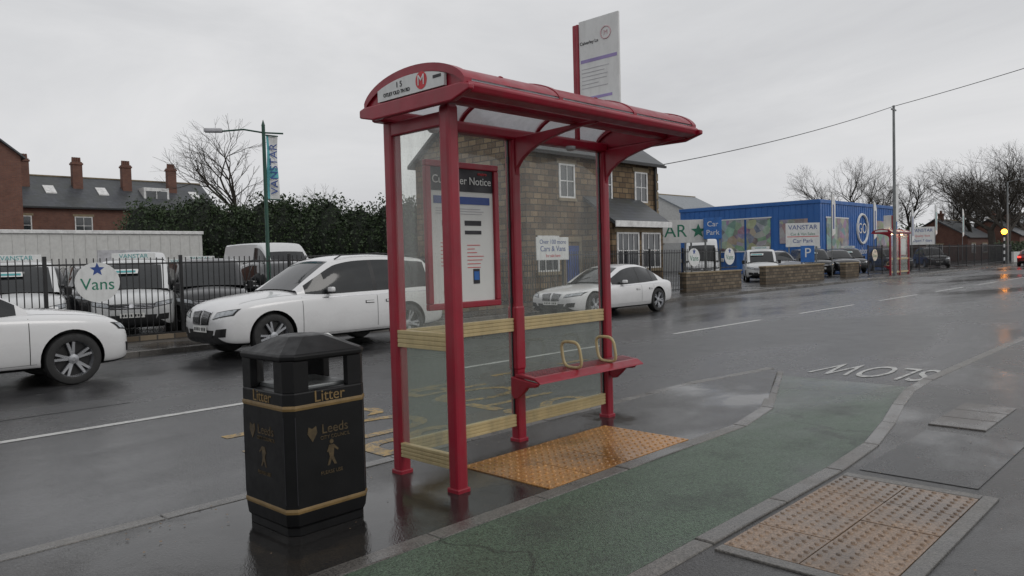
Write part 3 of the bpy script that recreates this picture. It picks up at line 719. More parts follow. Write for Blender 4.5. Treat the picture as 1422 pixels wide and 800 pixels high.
    def patch(nm,c,axis,off,mat,nu=8,nv=4):
        vv=[];ok=[]
        for i in range(nu+1):
            for j in range(nv+1):
                a=i/nu;b2=j/nv
                q=[c[0][t]*(1-a)*(1-b2)+c[1][t]*a*(1-b2)+c[2][t]*a*b2+c[3][t]*(1-a)*b2 for t in (0,1)]
                if axis=='F': o_,d_=Vector((6,q[0],q[1])),Vector((-1,0,0))
                elif axis=='R': o_,d_=Vector((-6,q[0],q[1])),Vector((1,0,0))
                elif axis=='L': o_,d_=Vector((q[0],4,q[1])),Vector((0,-1,0))
                elif axis=='S': o_,d_=Vector((q[0],-4,q[1])),Vector((0,1,0))
                else: o_,d_=Vector((q[0],q[1],4)),Vector((0,0,-1))
                h=bvh.ray_cast(o_,d_)
                if h[0] is None: vv.append((0,0,0)); ok.append(False)
                else: vv.append(h[0]+h[1]*off); ok.append(True)
        ff=[]
        for i in range(nu):
            for j in range(nv):
                q=(i*(nv+1)+j,(i+1)*(nv+1)+j,(i+1)*(nv+1)+j+1,i*(nv+1)+j+1)
                if all(ok[t] for t in q): ff.append(q)
        if ff: 
            ob=mesh(nm,vv,ff,mat,parent=e,smooth=True)
            bm=bmesh.new(); bm.from_mesh(ob.data); bmesh.ops.delete(bm,geom=[t for t in bm.verts if not t.link_faces],context='VERTS'); bm.to_mesh(ob.data); bm.free()
    zs=S['belt']; 
    k=zs/.95
    for sg in (-1,1):
        patch('headlight_%d'%sg,[(sg*.44,.70*k),(sg*.84,.77*k),(sg*.86,.88*k),(sg*.50,.82*k)],'F',.006,BLK)
        patch('headlight_lens_%d'%sg,[(sg*.46,.715*k),(sg*.825,.785*k),(sg*.84,.865*k),(sg*.51,.805*k)],'F',.011,HEAD)
        patch('intake_%d'%sg,[(sg*.48,.40*k),(sg*.76,.42*k),(sg*.78,.56*k),(sg*.56,.54*k)],'F',.006,BLK)
        patch('tail_%d'%sg,[(sg*.46,.80*k),(sg*.80,.82*k),(sg*.80,.96*k),(sg*.5,.94*k)],'R',.008,TAIL)
        if kind in ('van','bigvan'):
            patch('tail_up_%d'%sg,[(sg*.78,.7*k),(sg*.88,.7*k),(sg*.86,1.0*k),(sg*.78,1.0*k)],'R',.008,TAIL)
    patch('rear_plate',[(-.26,.62*k),(.26,.62*k),(.26,.73*k),(-.26,.73*k)],'R',.012,PLATEY)
    patch('rear_bumper_low',[(-.6,.42*k),(.6,.42*k),(.6,.52*k),(-.6,.52*k)],'R',.006,BLK)
    if front=='kidney':
        for sg in (-1,1):
            patch('grille_rim_%d'%sg,[(sg*.02,.60*k),(sg*.30,.61*k),(sg*.36,.83*k),(sg*.02,.86*k)],'F',.010,CHROME)
            patch('grille_%d'%sg,[(sg*.04,.625*k),(sg*.285,.635*k),(sg*.335,.81*k),(sg*.04,.84*k)],'F',.016,BLK)
            for q in range(6):
                y=sg*(.07+q*.042); patch('grille_bar',[(y-.004,.64*k),(y+.004,.64*k),(y+.004+sg*.006*q/3,.82*k-.003*q),(y-.004+sg*.006*q/3,.82*k-.003*q)],'F',.022,CHROME,1,4)
        patch('lower_grille',[(-.42,.38*k),(.42,.38*k),(.48,.52*k),(-.48,.52*k)],'F',.006,BLK)
    else:
        patch('grille',[(-.46,.68*k),(.46,.68*k),(.50,.80*k),(-.50,.80*k)],'F',.008,BLK)
        for q in range(3): patch('grille_bar',[(-.46,.705*k+q*.035),(.46,.705*k+q*.035),(.46,.713*k+q*.035),(-.46,.713*k+q*.035)],'F',.014,CHROME,8,1)
        patch('lower_grille',[(-.48,.36*k),(.48,.36*k),(.52,.54*k),(-.52,.54*k)],'F',.006,BLK)
        patch('badge',[(-.06,.715*k),(.06,.715*k),(.06,.795*k),(-.06,.795*k)],'F',.018,CHROME)
    patch('front_plate',[(-.26,.48*k),(.26,.48*k),(.26,.585*k),(-.26,.585*k)],'F',.020,PLATEW)
    for q in range(7):
        y=-.2+q*.06+(.03 if q>3 else 0)
        patch('plate_letter_%d'%q,[(y-.018,.505*k),(y+.018,.505*k),(y+.018,.56*k),(y-.018,.56*k)],'F',.0225,INK,1,1)
    P_=S['pil']; wb0=S['wx'][0]; wb1=S['wx'][1]
    dl=[wb0+R+.18,(P_[0][0]+P_[0][1])/2]
    if kind in('suv','sedan','hatch'): dl.append(min((P_[1][0]+P_[1][1])/2,wb1-R-.02+.12))
    elif kind in('van','bigvan'): dl=[wb0+R+.12,(P_[1][0]+P_[1][1])/2,wb1-R-.1]
    for ax in ('L','S'):
        for i,x in enumerate(dl):
            patch('seam_%s%d'%(ax,i),[(cx(x)-.005,.36),(cx(x)+.005,.36),(cx(x)+.005,zs+.06),(cx(x)-.005,zs+.06)],ax,.002,BLK,1,10)
        for i,x in enumerate(dl[1:]):
            patch('handle_%s%d'%(ax,i),[(cx(x)+.09,zs-.10),(cx(x)+.27,zs-.10),(cx(x)+.27,zs-.068),(cx(x)+.09,zs-.068)],ax,.02,PA,4,1)
            patch('handle_gap_%s%d'%(ax,i),[(cx(x)+.08,zs-.115),(cx(x)+.28,zs-.115),(cx(x)+.28,zs-.06),(cx(x)+.08,zs-.06)],ax,.003,BLK,4,1)
        patch('sill_%s'%ax,[(cx(wb1-R-.1),.27),(cx(wb0+R+.1),.27),(cx(wb0+R+.1),.36),(cx(wb1-R-.1),.36)],ax,.006,BLK if kind!='sedan' else PA,10,1)
        patch('trim_%s'%ax,[(cx(S['solid']-.05),zs+.055),(cx(S['gh'][1][0]),zs+.035),(cx(S['gh'][1][0]),zs+.047),(cx(S['solid']-.05),zs+.067)],ax,.004,CHROME,14,1) if kind in('suv','sedan') else None
    zf=S['gh'][0][0]
    for sg in (-1,1): patch('bonnet_line_%d'%sg,[(cx(.35),sg*.74-.004),(cx(zf),sg*.80-.004),(cx(zf),sg*.80+.004),(cx(.35),sg*.74+.004)],'T',.002,BLK,14,1)
    gz=S['gh'][0][4]
    for i,y in enumerate((-.45,.15)): tube('wiper_%d'%i,[(cx(zf+.04),y,gz+.02),(cx(zf+.22),y+.42,gz+.15)],.008,BLK,e,6)
    mx=S['gh'][1][0]+.16; mz=S['gh'][1][2]+.07; wbm=S['gh'][1][1]
    mh=.062 if kind not in('van','bigvan') else .11
    for sg in (-1,1):
        y0,y1=sorted((sg*(wbm+.05),sg*(wbm+.21)))
        box('mirror_%d'%sg,cx(mx)-.04,cx(mx)+.05,y0,y1,mz-mh+.03,mz+mh,PA if kind!='van' else BLK,e,.03)
        box('mirror_base_%d'%sg,cx(mx)-.042,cx(mx)+.045,y0+.01,y1-.01,mz-mh,mz-mh+.04,BLK,e,.012)
        box('mirror_arm_%d'%sg,cx(mx)-.03,cx(mx)+.02,min(sg*(wbm-.04),sg*(wbm+.08)),max(sg*(wbm-.04),sg*(wbm+.08)),mz-mh+.005,mz-mh+.03,BLK,e,.006)
    key='w%.3f'%R
    if key not in WC: WC[key]=wheelset(R)
    for i,wx in enumerate(S['wx']):
        for sg in (-1,1):
            for nm,me in zip(('tyre','rim'),WC[key]):
                ob=link(bpy.data.objects.new('%s_%d_%d'%(nm,i,sg),me),e); ob.location=(cx(wx),sg*(W-.125),R); ob.rotation_euler=(0,random.uniform(0,1),0 if sg>0 else math.pi)
    if kind=='suv':
        for sg in (-1,1):
            tube('roof_rail_%d'%sg,[(cx(2.35),sg*.60,1.70),(cx(2.5),sg*.605,1.775),(cx(3.3),sg*.60,1.80),(cx(4.1),sg*.59,1.765),(cx(4.3),sg*.585,1.70)],.014,BLK,e,8)
    return e
Z=-.11
car_x5=make_vehicle('parked_car','suv',WHITE,(6.02+2.6,13.85,Z),math.pi,'kidney',1.06)
car_tig=make_vehicle('parked_car','suv',WHITE,(4.42-2.45,13.5,Z),0,'generic',1.0)
car_7=make_vehicle('parked_car','sedan',WHITE,(15.9+2.55,13.95,Z),math.pi,'kidney')
van1=make_vehicle('parked_van','van',WHITE2,(7.35,20.7,-.01),math.radians(-112))
bigv=make_vehicle('parked_van','bigvan',WHITE2,(14.9,27.5,-.01),math.radians(-95))
hat=make_vehicle('moving_car','hatch',REDP,(80,13.6,Z),0)
for s_ in (-1,1): box('tail_lit_%d'%s_,-2.08,-2.02,s_*.62-.12,s_*.62+.12,.78,.90,TAILON,hat,.01)
R90=math.radians(-98)
plainvan=dup(van1,'parked_van',(9.25,20.6,-.01),math.radians(-112),1,{WHITE2:BLACKP})
def ws_(t,y): return (1.4-.8*t+.035,y,1.15+.60*t+.045)
mesh('windscreen_sticker',[ws_(.52,-.6),ws_(.52,.1),ws_(.70,.12),ws_(.70,-.58)],[(0,1,2,3)],WSIGN,parent=van1)
mesh('sticker_stripe',[tuple(a+b for a,b in zip(ws_(t_,y),(.004,0,.004))) for t_,y in ((.56,-.55),(.56,.05),(.64,.05),(.64,-.55))],[(0,1,2,3)],TEALI,parent=van1)
box('roof_board',.35,.39,-.5,.5,1.86,2.02,WSIGN,van1,.01); tx('roof_board_text','VANSTAR',.15,(.392,0,1.94),(0,1,0),(0,0,1),TEALI,van1)
def pv(src,x,y,sw=None,rz=None,s=1): return dup(src,'parked_van' if src in(van1,bigv,plainvan) else 'parked_car',(x,y,-.01),rz if rz is not None else R90+random.uniform(-.06,.06),s,sw)
pv(van1,4.9,21.5); pv(van1,2.4,21.3,{WHITE2:BLACKP}); pv(car_tig,11.7,21.0,{WHITE:BLACKP}); pv(car_tig,14.4,21.3,{WHITE:GREYP}); pv(car_tig,17.0,21.3,{WHITE:SILV})
for i,(x,src,sw) in enumerate([(3.2,car_tig,{WHITE:BLACKP}),(5.8,car_tig,{WHITE:GREYP}),(8.4,car_tig,{WHITE:BLACKP}),(11.6,van1,{WHITE2:BLACKP}),(17.8,van1,{WHITE2:SILV})]): pv(src,x,27.0+random.uniform(-.4,.4),sw)
for i,(x,src,sw) in enumerate([(5.5,van1,None),(8.2,van1,{WHITE2:BLACKP}),(11.0,car_tig,{WHITE:GREYP}),(13.6,van1,{WHITE2:SILV}),(19.2,car_tig,{WHITE:BLUEP}),(22,van1,None)]): pv(src,x,33.5+random.uniform(-.4,.4),sw)
for x,src,sw in [(9,van1,None),(12,car_tig,{WHITE:GREYP}),(15,bigv,None),(18,van1,{WHITE2:SILV}),(21,bigv,None),(24,van1,None),(27,car_tig,None)]: pv(src,x,41,sw)
pv(bigv,38.6,22.3,None,math.radians(-150)); pv(van1,42.3,20.6,None,math.radians(-150)); pv(bigv,35.2,27,None,math.radians(-150))
pv(car_tig,47.5,22,{WHITE:SILV},math.radians(-130)); pv(van1,52,21.6,{WHITE2:BLACKP},math.radians(-140)); pv(car_tig,56,21.4,{WHITE:BLACKP},math.radians(-140)); pv(van1,60,22.2,{WHITE2:BLACKP},math.radians(-140)); pv(car_tig,64.5,20.5,{WHITE:GREYP},math.radians(-140)); pv(car_tig,73,19.8,{WHITE:BLACKP},math.radians(-150))
# ------------------------------------------------------------ railings
def railing(name,x0,x1,y,z0,h,step=.13,postev=2.75):
    e=empty(name,(x0,y,0)); L=[];P=[]
    n=int((x1-x0)/step)
    for i in range(n+1):
        x=i*step; L.append((x-.009,x+.009,-.009,.009,z0+.06,z0+h+.03))
    k=int((x1-x0)/postev)
    for i in range(k+1): P.append((i*postev-.035,i*postev+.035,-.04,.03,0,z0+h+.08))
    R_=[(0,x1-x0,-.022,.022,z0+.12,z0+.155),(0,x1-x0,-.022,.022,z0+h-.12,z0+h-.085)]
    boxes('bars',L,BLK,e); boxes('posts',P,BLK,e,.008); boxes('rails',R_,BLK,e)
    return e
railing('railing_fence',-12,20.6,17.6,0,1.82)
box('plinth_wall',-12,20.6,17.5,17.7,-.02,.12,WALLST)
def swall(name,x0,x1,y,h):
    e=empty(name,(x0,y,0)); box('wall',0,x1-x0,-.17,.17,-.05,h-.08,WALLST,e); box('coping',-.03,x1-x0+.03,-.21,.21,h-.08,h,STONETRIM,e,.02); return e
swall('stone_wall',29.0,34.0,17.7,.85); swall('stone_wall',36.6,44.0,17.7,.95); swall('stone_wall',47.8,50,17.9,.9)
railing('railing_fence',29.1,34.0,17.75,.85,1.0); railing('railing_fence',53,96,18.2,0,1.9); railing('railing_fence',20.8,28.8,17.6,0,1.82)
def oval(name,x,y,z_,w_,h_,text='Vans'):
    e=empty(name,(x,y,z_))
    pl=[(w_/2*math.cos(k*math.pi/18),h_/2*math.sin(k*math.pi/18)) for k in range(36)]
    prism('board',pl,'y',-.012,.012,WSIGN,e)
    tx('lettering',text,h_*.42,(0,-.015,-h_*.06),(1,0,0),(0,0,1),GREEN,e,sx=.95*w_/h_)
    st=[]
    for k in range(10):
        r_=(.16 if k%2==0 else .07)*h_*1.1; a=math.pi/2+k*math.pi/5; st.append((r_*math.cos(a),h_*.32+r_*math.sin(a)))
    prism('star',st,'y',-.016,-.012,NAVY,e)
    return e
oval('fence_sign',5.45,17.5,1.34,.88,.84); oval('fence_sign',29.7,17.55,1.5,.95,.8); oval('fence_sign',32.9,17.55,1.5,.95,.8); oval('fence_sign',-1.2,17.5,1.34,.88,.82); oval('fence_sign',54.0,18.1,1.3,.95,.8)
e=empty('fence_sign',(20.1,17.45,0)); box('board',-.85,.85,-.02,.02,1.55,2.35,WSIGN,e,.01)
tx('line_1','Over 100 more',.22,(0,-.025,2.18),(1,0,0),(0,0,1),NAVY,e); tx('line_2','Cars & Vans',.27,(0,-.025,1.94),(1,0,0),(0,0,1),NAVY,e); tx('line_3','for sale here',.15,(0,-.025,1.70),(1,0,0),(0,0,1),REDI,e)
def board(name,x,y,z_,w_,h_,rz,mat,texts,legs=True):
    e=empty(name,(x,y,0),rz); box('panel',-w_/2,w_/2,-.03,.03,z_-h_/2,z_+h_/2,mat,e,.01)
    if legs:
        for i,s in enumerate((-1,1)): box('leg_%d'%i,s*w_*.4-.04,s*w_*.4+.04,.03,.09,-.02,z_+h_/2,GALV,e,.01)
    for i,(t,dz,sz,mt) in enumerate(texts): tx('text_%d'%i,t,sz,(0,-.033,z_+dz),(1,0,0),(0,0,1),mt,e)
    return e
rz=math.radians(-52)
board('dealer_sign',31.6,20.0,2.75,1.9,1.1,rz,WSIGN,[('CAR',0.0,.85,GREEN)])
st=board('dealer_sign',32.5,18.95,2.75,.85,1.1,rz,WSIGN,[])
pts=[]
for k in range(10):
    r_=(.36 if k%2==0 else .15); a=math.pi/2+k*math.pi/5; pts.append((r_*math.cos(a),2.75+r_*math.sin(a)))
prism('star',pts,'y',-.045,-.033,GREEN,st)
board('car_park_sign',32.7,18.3,2.85,.85,1.0,rz,BLUEI,[('Car',.2,.34,WSIGN),('Park',-.2,.34,WSIGN)])
vs=board('dealer_sign',49,20.9,2.75,2.15,1.55,rz,WSIGN,[('VANSTAR',.48,.42,NAVY),('Car & Van Sales',.05,.24,GREEN),('Car Park',-.4,.36,NAVY)])
box('stripe',-1.0,1.0,-.036,-.031,2.62,2.66,REDI,vs)
board('dealer_sign',70.5,19.8,2.75,2.0,1.5,rz,WSIGN,[('VANSTAR',.45,.38,NAVY),('Quality Vans',.0,.24,REDI),('Open 7 days',-.4,.3,NAVY)])
board('parking_sign',45.2,19.0,1.5,.8,1.0,rz,BLUEI,[('P',.05,.8,WSIGN)])

# ------------------------------------------------------------ buildings
def window(e,face,a,b,c,z0,z1,n='window',mull=1,lint=True):
    t=.065
    def B(a0,a1,d0,d1,zz0,zz1): 
        return (a0,a1,c-d1,c-d0,zz0,zz1) if face=='y' else (c-d1,c-d0,a0,a1,zz0,zz1)
    boxes(n+'_glass',[B(a,b,.004,.012,z0,z1)],WGL,e)
    L=[B(a-.02,a+t,.0,.045,z0,z1),B(b-t,b+.02,.0,.045,z0,z1),B(a+t,b-t,.0,.045,z1-t,z1),B(a+t,b-t,.0,.045,z0,z0+t)]
    for k in range(mull): 
        m_=a+(b-a)*(k+1)/(mull+1); L.append(B(m_-.02,m_+.02,.0,.036,z0+t,z1-t))
    L.append(B(a+t,b-t,.0,.032,(z0+z1)/2-.02,(z0+z1)/2+.02))
    boxes(n+'_frame',L,WFRAME,e)
    if lint: boxes(n+'_lintel',[B(a-.15,b+.15,-.02,.04,z1+.003,z1+.20),B(a-.1,b+.1,-.02,.08,z0-.13,z0-.003)],STONETRIM,e,.01)
def gable_house(name,x0,x1,y0,y1,ev,rd,axis,wm,rm=SLATE,ov=.25):
    e=empty(name,(x0,y0,0)); W=x1-x0; D=y1-y0
    if axis=='x':
        prism('walls',[(0,-.1),(D,-.1),(D,ev),(D/2,rd-.08),(0,ev)],'x',0,W,wm,e)
        sl=(rd-ev)/(D/2)
        prism('roof',[(-ov,ev-ov*sl),(D/2,rd),(D+ov,ev-ov*sl),(D+ov,ev-ov*sl+.14),(D/2,rd+.16),(-ov,ev-ov*sl+.14)],'x',-ov,W+ov,rm,e)
        box('gutter',-ov,W+ov,-ov-.1,-ov+.0,ev-ov*sl-.02,ev-ov*sl+.08,BLK,e)
        box('ridge_tiles',-ov,W+ov,D/2-.1,D/2+.1,rd+.1,rd+.22,STONETRIM,e,.02)
    else:
        prism('walls',[(0,-.1),(W,-.1),(W,ev),(W/2,rd-.08),(0,ev)],'y',0,D,wm,e)
        sl=(rd-ev)/(W/2)
        prism('roof',[(-ov,ev-ov*sl),(W/2,rd),(W+ov,ev-ov*sl),(W+ov,ev-ov*sl+.14),(W/2,rd+.16),(-ov,ev-ov*sl+.14)],'y',-ov,D+ov,rm,e)
    return e
def chimney(e,x,y,z0,z1,mat,n,pots=3):
    boxes('chimney_%d'%n,[(x-.38,x+.38,y-.3,y+.3,z0,z1),(x-.44,x+.44,y-.37,y+.37,z1-.25,z1-.1)],mat,e,.01)
    for k in range(pots):
        px=x-.26+k*.52/max(1,pots-1)
        v_,f_=tubegeo([(px,y,z1),(px,y,z1+.4)],[.10,.08],8); mesh('pot_%d_%d'%(n,k),v_,f_,BRICK,parent=e)
h=gable_house('stone_house',21.0,29.9,19.5,26.0,5.8,8.0,'x',STONE)
for i,xc in enumerate((2.4,4.9,7.55)): window(h,'y',xc-.47,xc+.47,0,4.0,5.35,'upper_window_%d'%i)
window(h,'y',.6,1.8,0,1.1,2.5,'ground_window',2); 
boxes('door',[(2.2,3.05,-.04,0,0,2.1)],NAVY,h,.01); boxes('door_surround',[(2.05,2.197,-.07,0,0,2.25),(3.053,3.2,-.07,0,0,2.25),(2.05,3.2,-.08,0,2.255,2.45)],STONETRIM,h,.01)
prism('porch_walls',[(-1.3,-.05),(-.003,-.05),(-.003,3.9),(-1.3,3.05)],'x',3.6,7.25,STONE,h)
prism('porch_roof',[(-1.6,2.88),(-.003,3.98),(-.003,4.12),(-1.6,3.02)],'x',3.4,7.45,SLATE,h)
box('porch_fascia',3.4,7.45,-1.66,-1.61,2.80,3.05,WFRAME,h,.01)
window(h,'y',3.9,5.4,-1.3,1.1,2.6,'porch_window_0',3); window(h,'y',5.65,7.0,-1.3,1.1,2.6,'porch_window_1',2)
window(h,'x',2.0,3.0,0,3.9,5.3,'side_window')
tube('drainpipe',[(8.6,-.08,0.02),(8.6,-.08,5.6)],.05,BLK,h,8)
boxes('quoins',[(8.68,8.93,-.03,.2,k*.42,k*.42+.34) for k in range(13)],STONETRIM,h,.01)
window(h,'y',7.7,8.4,0,1.2,2.4,'small_window',0)
t=gable_house('brick_terrace',14.0,32.0,69,77,6.9,9.6,'x',BRICK)
for i in range(4):
    chimney(t,3.1+i*3.95,2.6,7.6,10.9,BRICK,i,4)
    window(t,'y',1.6+i*4.4,2.9+i*4.4,0,4.6,6.1,'win_up_%d'%i); window(t,'y',1.6+i*4.4,3.1+i*4.4,0,1.6,3.2,'win_dn_%d'%i)
    if i!=2: prism('rooflight_%d'%i,[(1.5,7.93),(2.5,8.6),(2.5,8.82),(1.5,8.15)],'x',4.4+i*4.0,5.2+i*4.0,WFRAME,t)
boxes('dormer',[(12.0,14.2,1.3,3.5,7.6,8.9)],WFRAME,t,.02); boxes('dormer_glass',[(12.2,13.05,1.26,1.3,7.9,8.6),(13.15,14.0,1.26,1.3,7.9,8.6)],WGL,t)
g2=gable_house('brick_house',1.6,14.7,62,74,9.8,15.0,'y',BRICK)
window(g2,'y',9.2,10.6,0,6,7.8,'gable_window')
t2=gable_house('brick_terrace',34,60,95,103,6.5,9,'x',BRICK)
s=empty('industrial_shed',(3,48,0)); box('walls',0,18.2,0,7,-.05,3.75,RENDER,s); box('roof_trim',-.08,18.28,-.1,7.1,3.75,3.95,WFRAME,s,.02)
boxes('cladding_ribs',[(i*.6,i*.6+.05,-.03,0,0,3.7) for i in range(31)],RENDER,s); box('shutter',12,15,-.05,-.032,0,2.8,GREYI,s)
bb=empty('blue_warehouse',(62,25,0))
box('walls',0,19,0,13,-.05,5.6,BLUEW,bb); box('parapet',-.08,19.08,-.08,13.08,5.6,5.9,BLUEW,bb,.02); box('roof_deck',.3,18.7,.3,12.7,5.905,5.95,METROOF,bb)
boxes('ribs',[(-.03,0,i*.5,i*.5+.06,0,5.58) for i in range(26)]+[(i*.5,i*.5+.06,-.03,0,0,5.58) for i in range(38)],BLUEW,bb)
m,ntt,pp=base('mural'); c=coord(ntt); vv=ntt.nodes.new('ShaderNodeTexVoronoi'); vv.inputs['Scale'].default_value=1.5; ntt.links.new(c,vv.inputs['Vector'])
mc=mix(ntt,.5,vv.outputs['Color'],ramp(ntt,noise(ntt,c,1.8,6,.7),[(.3,(.02,.06,.05)),(.5,(.25,.28,.22)),(.7,(.55,.6,.65))]))
hs_=ntt.nodes.new('ShaderNodeHueSaturation'); hs_.inputs['Saturation'].default_value=.55; hs_.inputs['Value'].default_value=.65
ntt.links.new(mc,hs_.inputs['Color']); ntt.links.new(hs_.outputs[0],pp.inputs['Base Color'])
MUR=m
box('mural_1',-.06,-.032,4.2,6.4,1.9,4.6,MUR,bb); box('mural_1b',-.06,-.032,6.6,8.8,1.9,4.6,MUR,bb); box('mural_2',-.06,-.032,1.0,3.4,2.4,4.4,MUR,bb); box('mural_3',1.2,6.0,-.06,-.032,1.8,4.4,MUR,bb); box('mural_4',13,17,-.06,-.032,1.8,4.4,MUR,bb)
boxes('mural_border',[(-.055,-.031,4.1,8.9,4.62,4.72),(-.055,-.031,4.1,8.9,1.78,1.88),(1.1,6.1,-.055,-.031,4.42,4.52),(1.1,6.1,-.055,-.031,1.68,1.78)],WSIGN,bb)
tube('logo_ring',[(9.3+1.3*math.cos(k*math.pi/12),-.06,3.6+1.3*math.sin(k*math.pi/12)) for k in range(24)],.12,WSIGN,bb,6,True)
tx('logo_text','GO',1.3,(9.3,-.07,3.6),(1,0,0),(0,0,1),WSIGN,bb); tx('wall_text','outdoors',.8,(9.3,-.07,1.6),(1,0,0),(0,0,1),WSIGN,bb)
tx('side_text','STORAGE',.7,(-.07,10.9,3.8),(0,-1,0),(0,0,1),WSIGN,bb)
boxes('loading_door',[(-.07,-.032,9.6,12,0,2.6)],GREYI,bb)
for i,(x,y) in enumerate(((64,46),(70,42))):
    q=gable_house('pale_warehouse',x,x+8,y,y+8,6.2,8.2,'x' ,RENDER,METROOF)
    window(q,'x',3,5,0,3,4.5,'w')
for i,(x,y,a,b2) in enumerate(((116,27,3.2,5.6),(132,24,3.4,5.8),(152,26,4.5,7.5),(103,34,3.0,5.4))):
    q=gable_house('brick_house',x,x+13,y,y+8,a,b2,'x',BRICK); window(q,'y',2,4,0,1,2.2,'w0',2); window(q,'y',8,10.5,0,1,2.2,'w1',3); chimney(q,3,4,a+1,b2+1.0,BRICK,0,2)
    window(q,'x',3,5,0,1,2.2,'w2')
box('boundary_wall',96,170,18.0,18.25,-.05,1.1,RENDER); 
# ------------------------------------------------------------ trees & hedges
def tree_mesh(name,seed,H,levels=7,spread=.5,trunk=.25):
    rnd=random.Random(seed); v=[];f=[]
    def seg(p0,p1,r0,r1,n):
        d=(p1-p0).normalized(); s=d.orthogonal().normalized(); u_=d.cross(s); k=len(v)
        for pp_,rr in ((p0,r0),(p1,r1)):
            for i in range(n):
                a=2*math.pi*i/n; v.append(pp_+s*math.cos(a)*rr+u_*math.sin(a)*rr)
        for i in range(n): f.append((k+i,k+(i+1)%n,k+n+(i+1)%n,k+n+i))
    def side(d,ang):
        o_=d.orthogonal().normalized(); o_.rotate(Matrix.Rotation(rnd.uniform(0,6.28),3,d)); dd=d*math.cos(ang)+o_*math.sin(ang)
        dd.z+=.10; return dd.normalized()
    def grow(p,d,ln,r_,lv):
        n=7 if lv>levels-2 else (4 if lv>2 else 3)
        k=3; q=p
        for i in range(k):
            d=(d+Vector((rnd.uniform(-1,1),rnd.uniform(-1,1),rnd.uniform(-.5,.9)))*.13).normalized()
            q2=q+d*ln/k; r2=r_*(1-.10)
            seg(q,q2,r_,r2,n); q=q2; r_=r2
            if lv<levels and lv>0 and rnd.random()<.6:
                dd=side(d,rnd.uniform(.5,1.0)); grow(q,dd,ln*.62,r_*.55,lv-2 if lv>2 else 0)
        if lv<=0: return
        m_=3 if rnd.random()<.45 else 2
        for i in range(m_):
            dd=side(d,rnd.uniform(.25,.25+spread)); grow(q,dd,ln*rnd.uniform(.70,.86),r_*.74,lv-1)
    grow(Vector((0,0,0)),Vector((0,0,1)),H*.20,trunk,levels)
    zmax=max(q.z for q in v); sc_=H/zmax
    v=[q*sc_ for q in v]
    me=bpy.data.meshes.new(name); me.from_pydata([tuple(q) for q in v],[],f); me.materials.append(BARK); me.update(); return me
T1=tree_mesh('bare_tree_a',1,13,7,.5,.26); T2=tree_mesh('bare_tree_b',5,13,7,.65,.28); T3=tree_mesh('bare_tree_c',11,13,6,.55,.22)
def tree(me,x,y,h,rz=0,wd=1.0):
    e=empty('bare_tree',(x,y,-.1),rz); o=link(bpy.data.objects.new('trunk_and_branches',me),e); k=h/13; o.scale=(k*wd,k*wd,k)
for me,x,y,h_,rz_,wd in ((T3,28.8,56.5,13.4,0,1.1),(T2,112,41,15.5,1,1),(T1,119,42,14.5,2,1),(T3,114,33.4,13,1,1.1),(T1,134,34.6,14,2,1.1),(T2,110.5,22.8,15,0,1.25),(T3,148,34,14,3,1.2),(T1,108,20.9,14.5,4,1.3),(T2,125,19.6,15,2,1.3),(T3,122,28,13.5,.5,1.2),(T3,38,60,9,.5,1),(T2,165,30,17,.5,1.4),(T1,140,24,16,5,1.4)):
    tree(me,x,y,h_,rz_,wd)
def foliage(name,lumps,n,size,mat,seed=1):
    rs=np.random.RandomState(seed); e=empty(name,(lumps[0][0],lumps[0][1],0)); ox,oy=lumps[0][0],lumps[0][1]
    L=np.array(lumps); wts=L[:,3]*L[:,5]; wts/=wts.sum()
    idx=rs.choice(len(lumps),n,p=wts); A=L[idx]
    d=rs.normal(size=(n,3)); d/=np.linalg.norm(d,axis=1)[:,None]
    rr=(rs.uniform(.72,1.08,n)+.1*np.sin(7*d[:,0]+5*d[:,2]))[:,None]
    c=np.stack([A[:,0]-ox,A[:,1]-oy,A[:,2]],1)+d*rr*A[:,3:6]; c[:,2]=np.maximum(c[:,2],.1)
    a=rs.normal(size=(n,3)); a/=np.linalg.norm(a,axis=1)[:,None]; b_=np.cross(a,rs.normal(size=(n,3))); b_/=np.linalg.norm(b_,axis=1)[:,None]; s_=(size*rs.uniform(.5,1.3,n))[:,None]
    V=np.stack([c-a*s_,c+b_*s_*.5,c+a*s_,c-b_*s_*.5],1).reshape(-1,3)
    mesh('leaves',V.tolist(),[(4*i,4*i+1,4*i+2,4*i+3) for i in range(n)],mat,parent=e)
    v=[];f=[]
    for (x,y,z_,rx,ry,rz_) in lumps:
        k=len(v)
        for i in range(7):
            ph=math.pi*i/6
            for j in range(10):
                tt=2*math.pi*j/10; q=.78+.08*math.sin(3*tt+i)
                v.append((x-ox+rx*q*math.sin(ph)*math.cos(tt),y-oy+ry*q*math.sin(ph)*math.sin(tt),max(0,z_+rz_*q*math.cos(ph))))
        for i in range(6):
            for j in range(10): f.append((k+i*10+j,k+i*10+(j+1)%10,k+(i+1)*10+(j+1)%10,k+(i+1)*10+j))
    mesh('light_block_core',v,f,M(name+'_core',(.008,.013,.006),.9),parent=e,smooth=True)  # added dark core lumps that stop light passing through the leaves
rs=random.Random(4)
lm=[]
for i in range(22):
    t_=i/21; x=20+15*t_; y=54.5-17*t_; hh=6.4-1.4*t_+rs.uniform(-.6,.6)
    lm.append((x,y,hh*.55,1.7,1.7,hh*.5)); 
    if i%2: lm.append((x+rs.uniform(-.5,.5),y,hh*.75,1.1,1.1,hh*.25+rs.uniform(0,.3)))
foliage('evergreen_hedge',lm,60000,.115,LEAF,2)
lm=[]
for i in range(30):
    t_=i/29; lm.append((98+80*t_+rs.uniform(-1,1),46-8*t_,2.2,3.2,3,2.6+rs.uniform(-.5,1.2)))
foliage('distant_hedge',lm,14000,.35,LEAF,3)
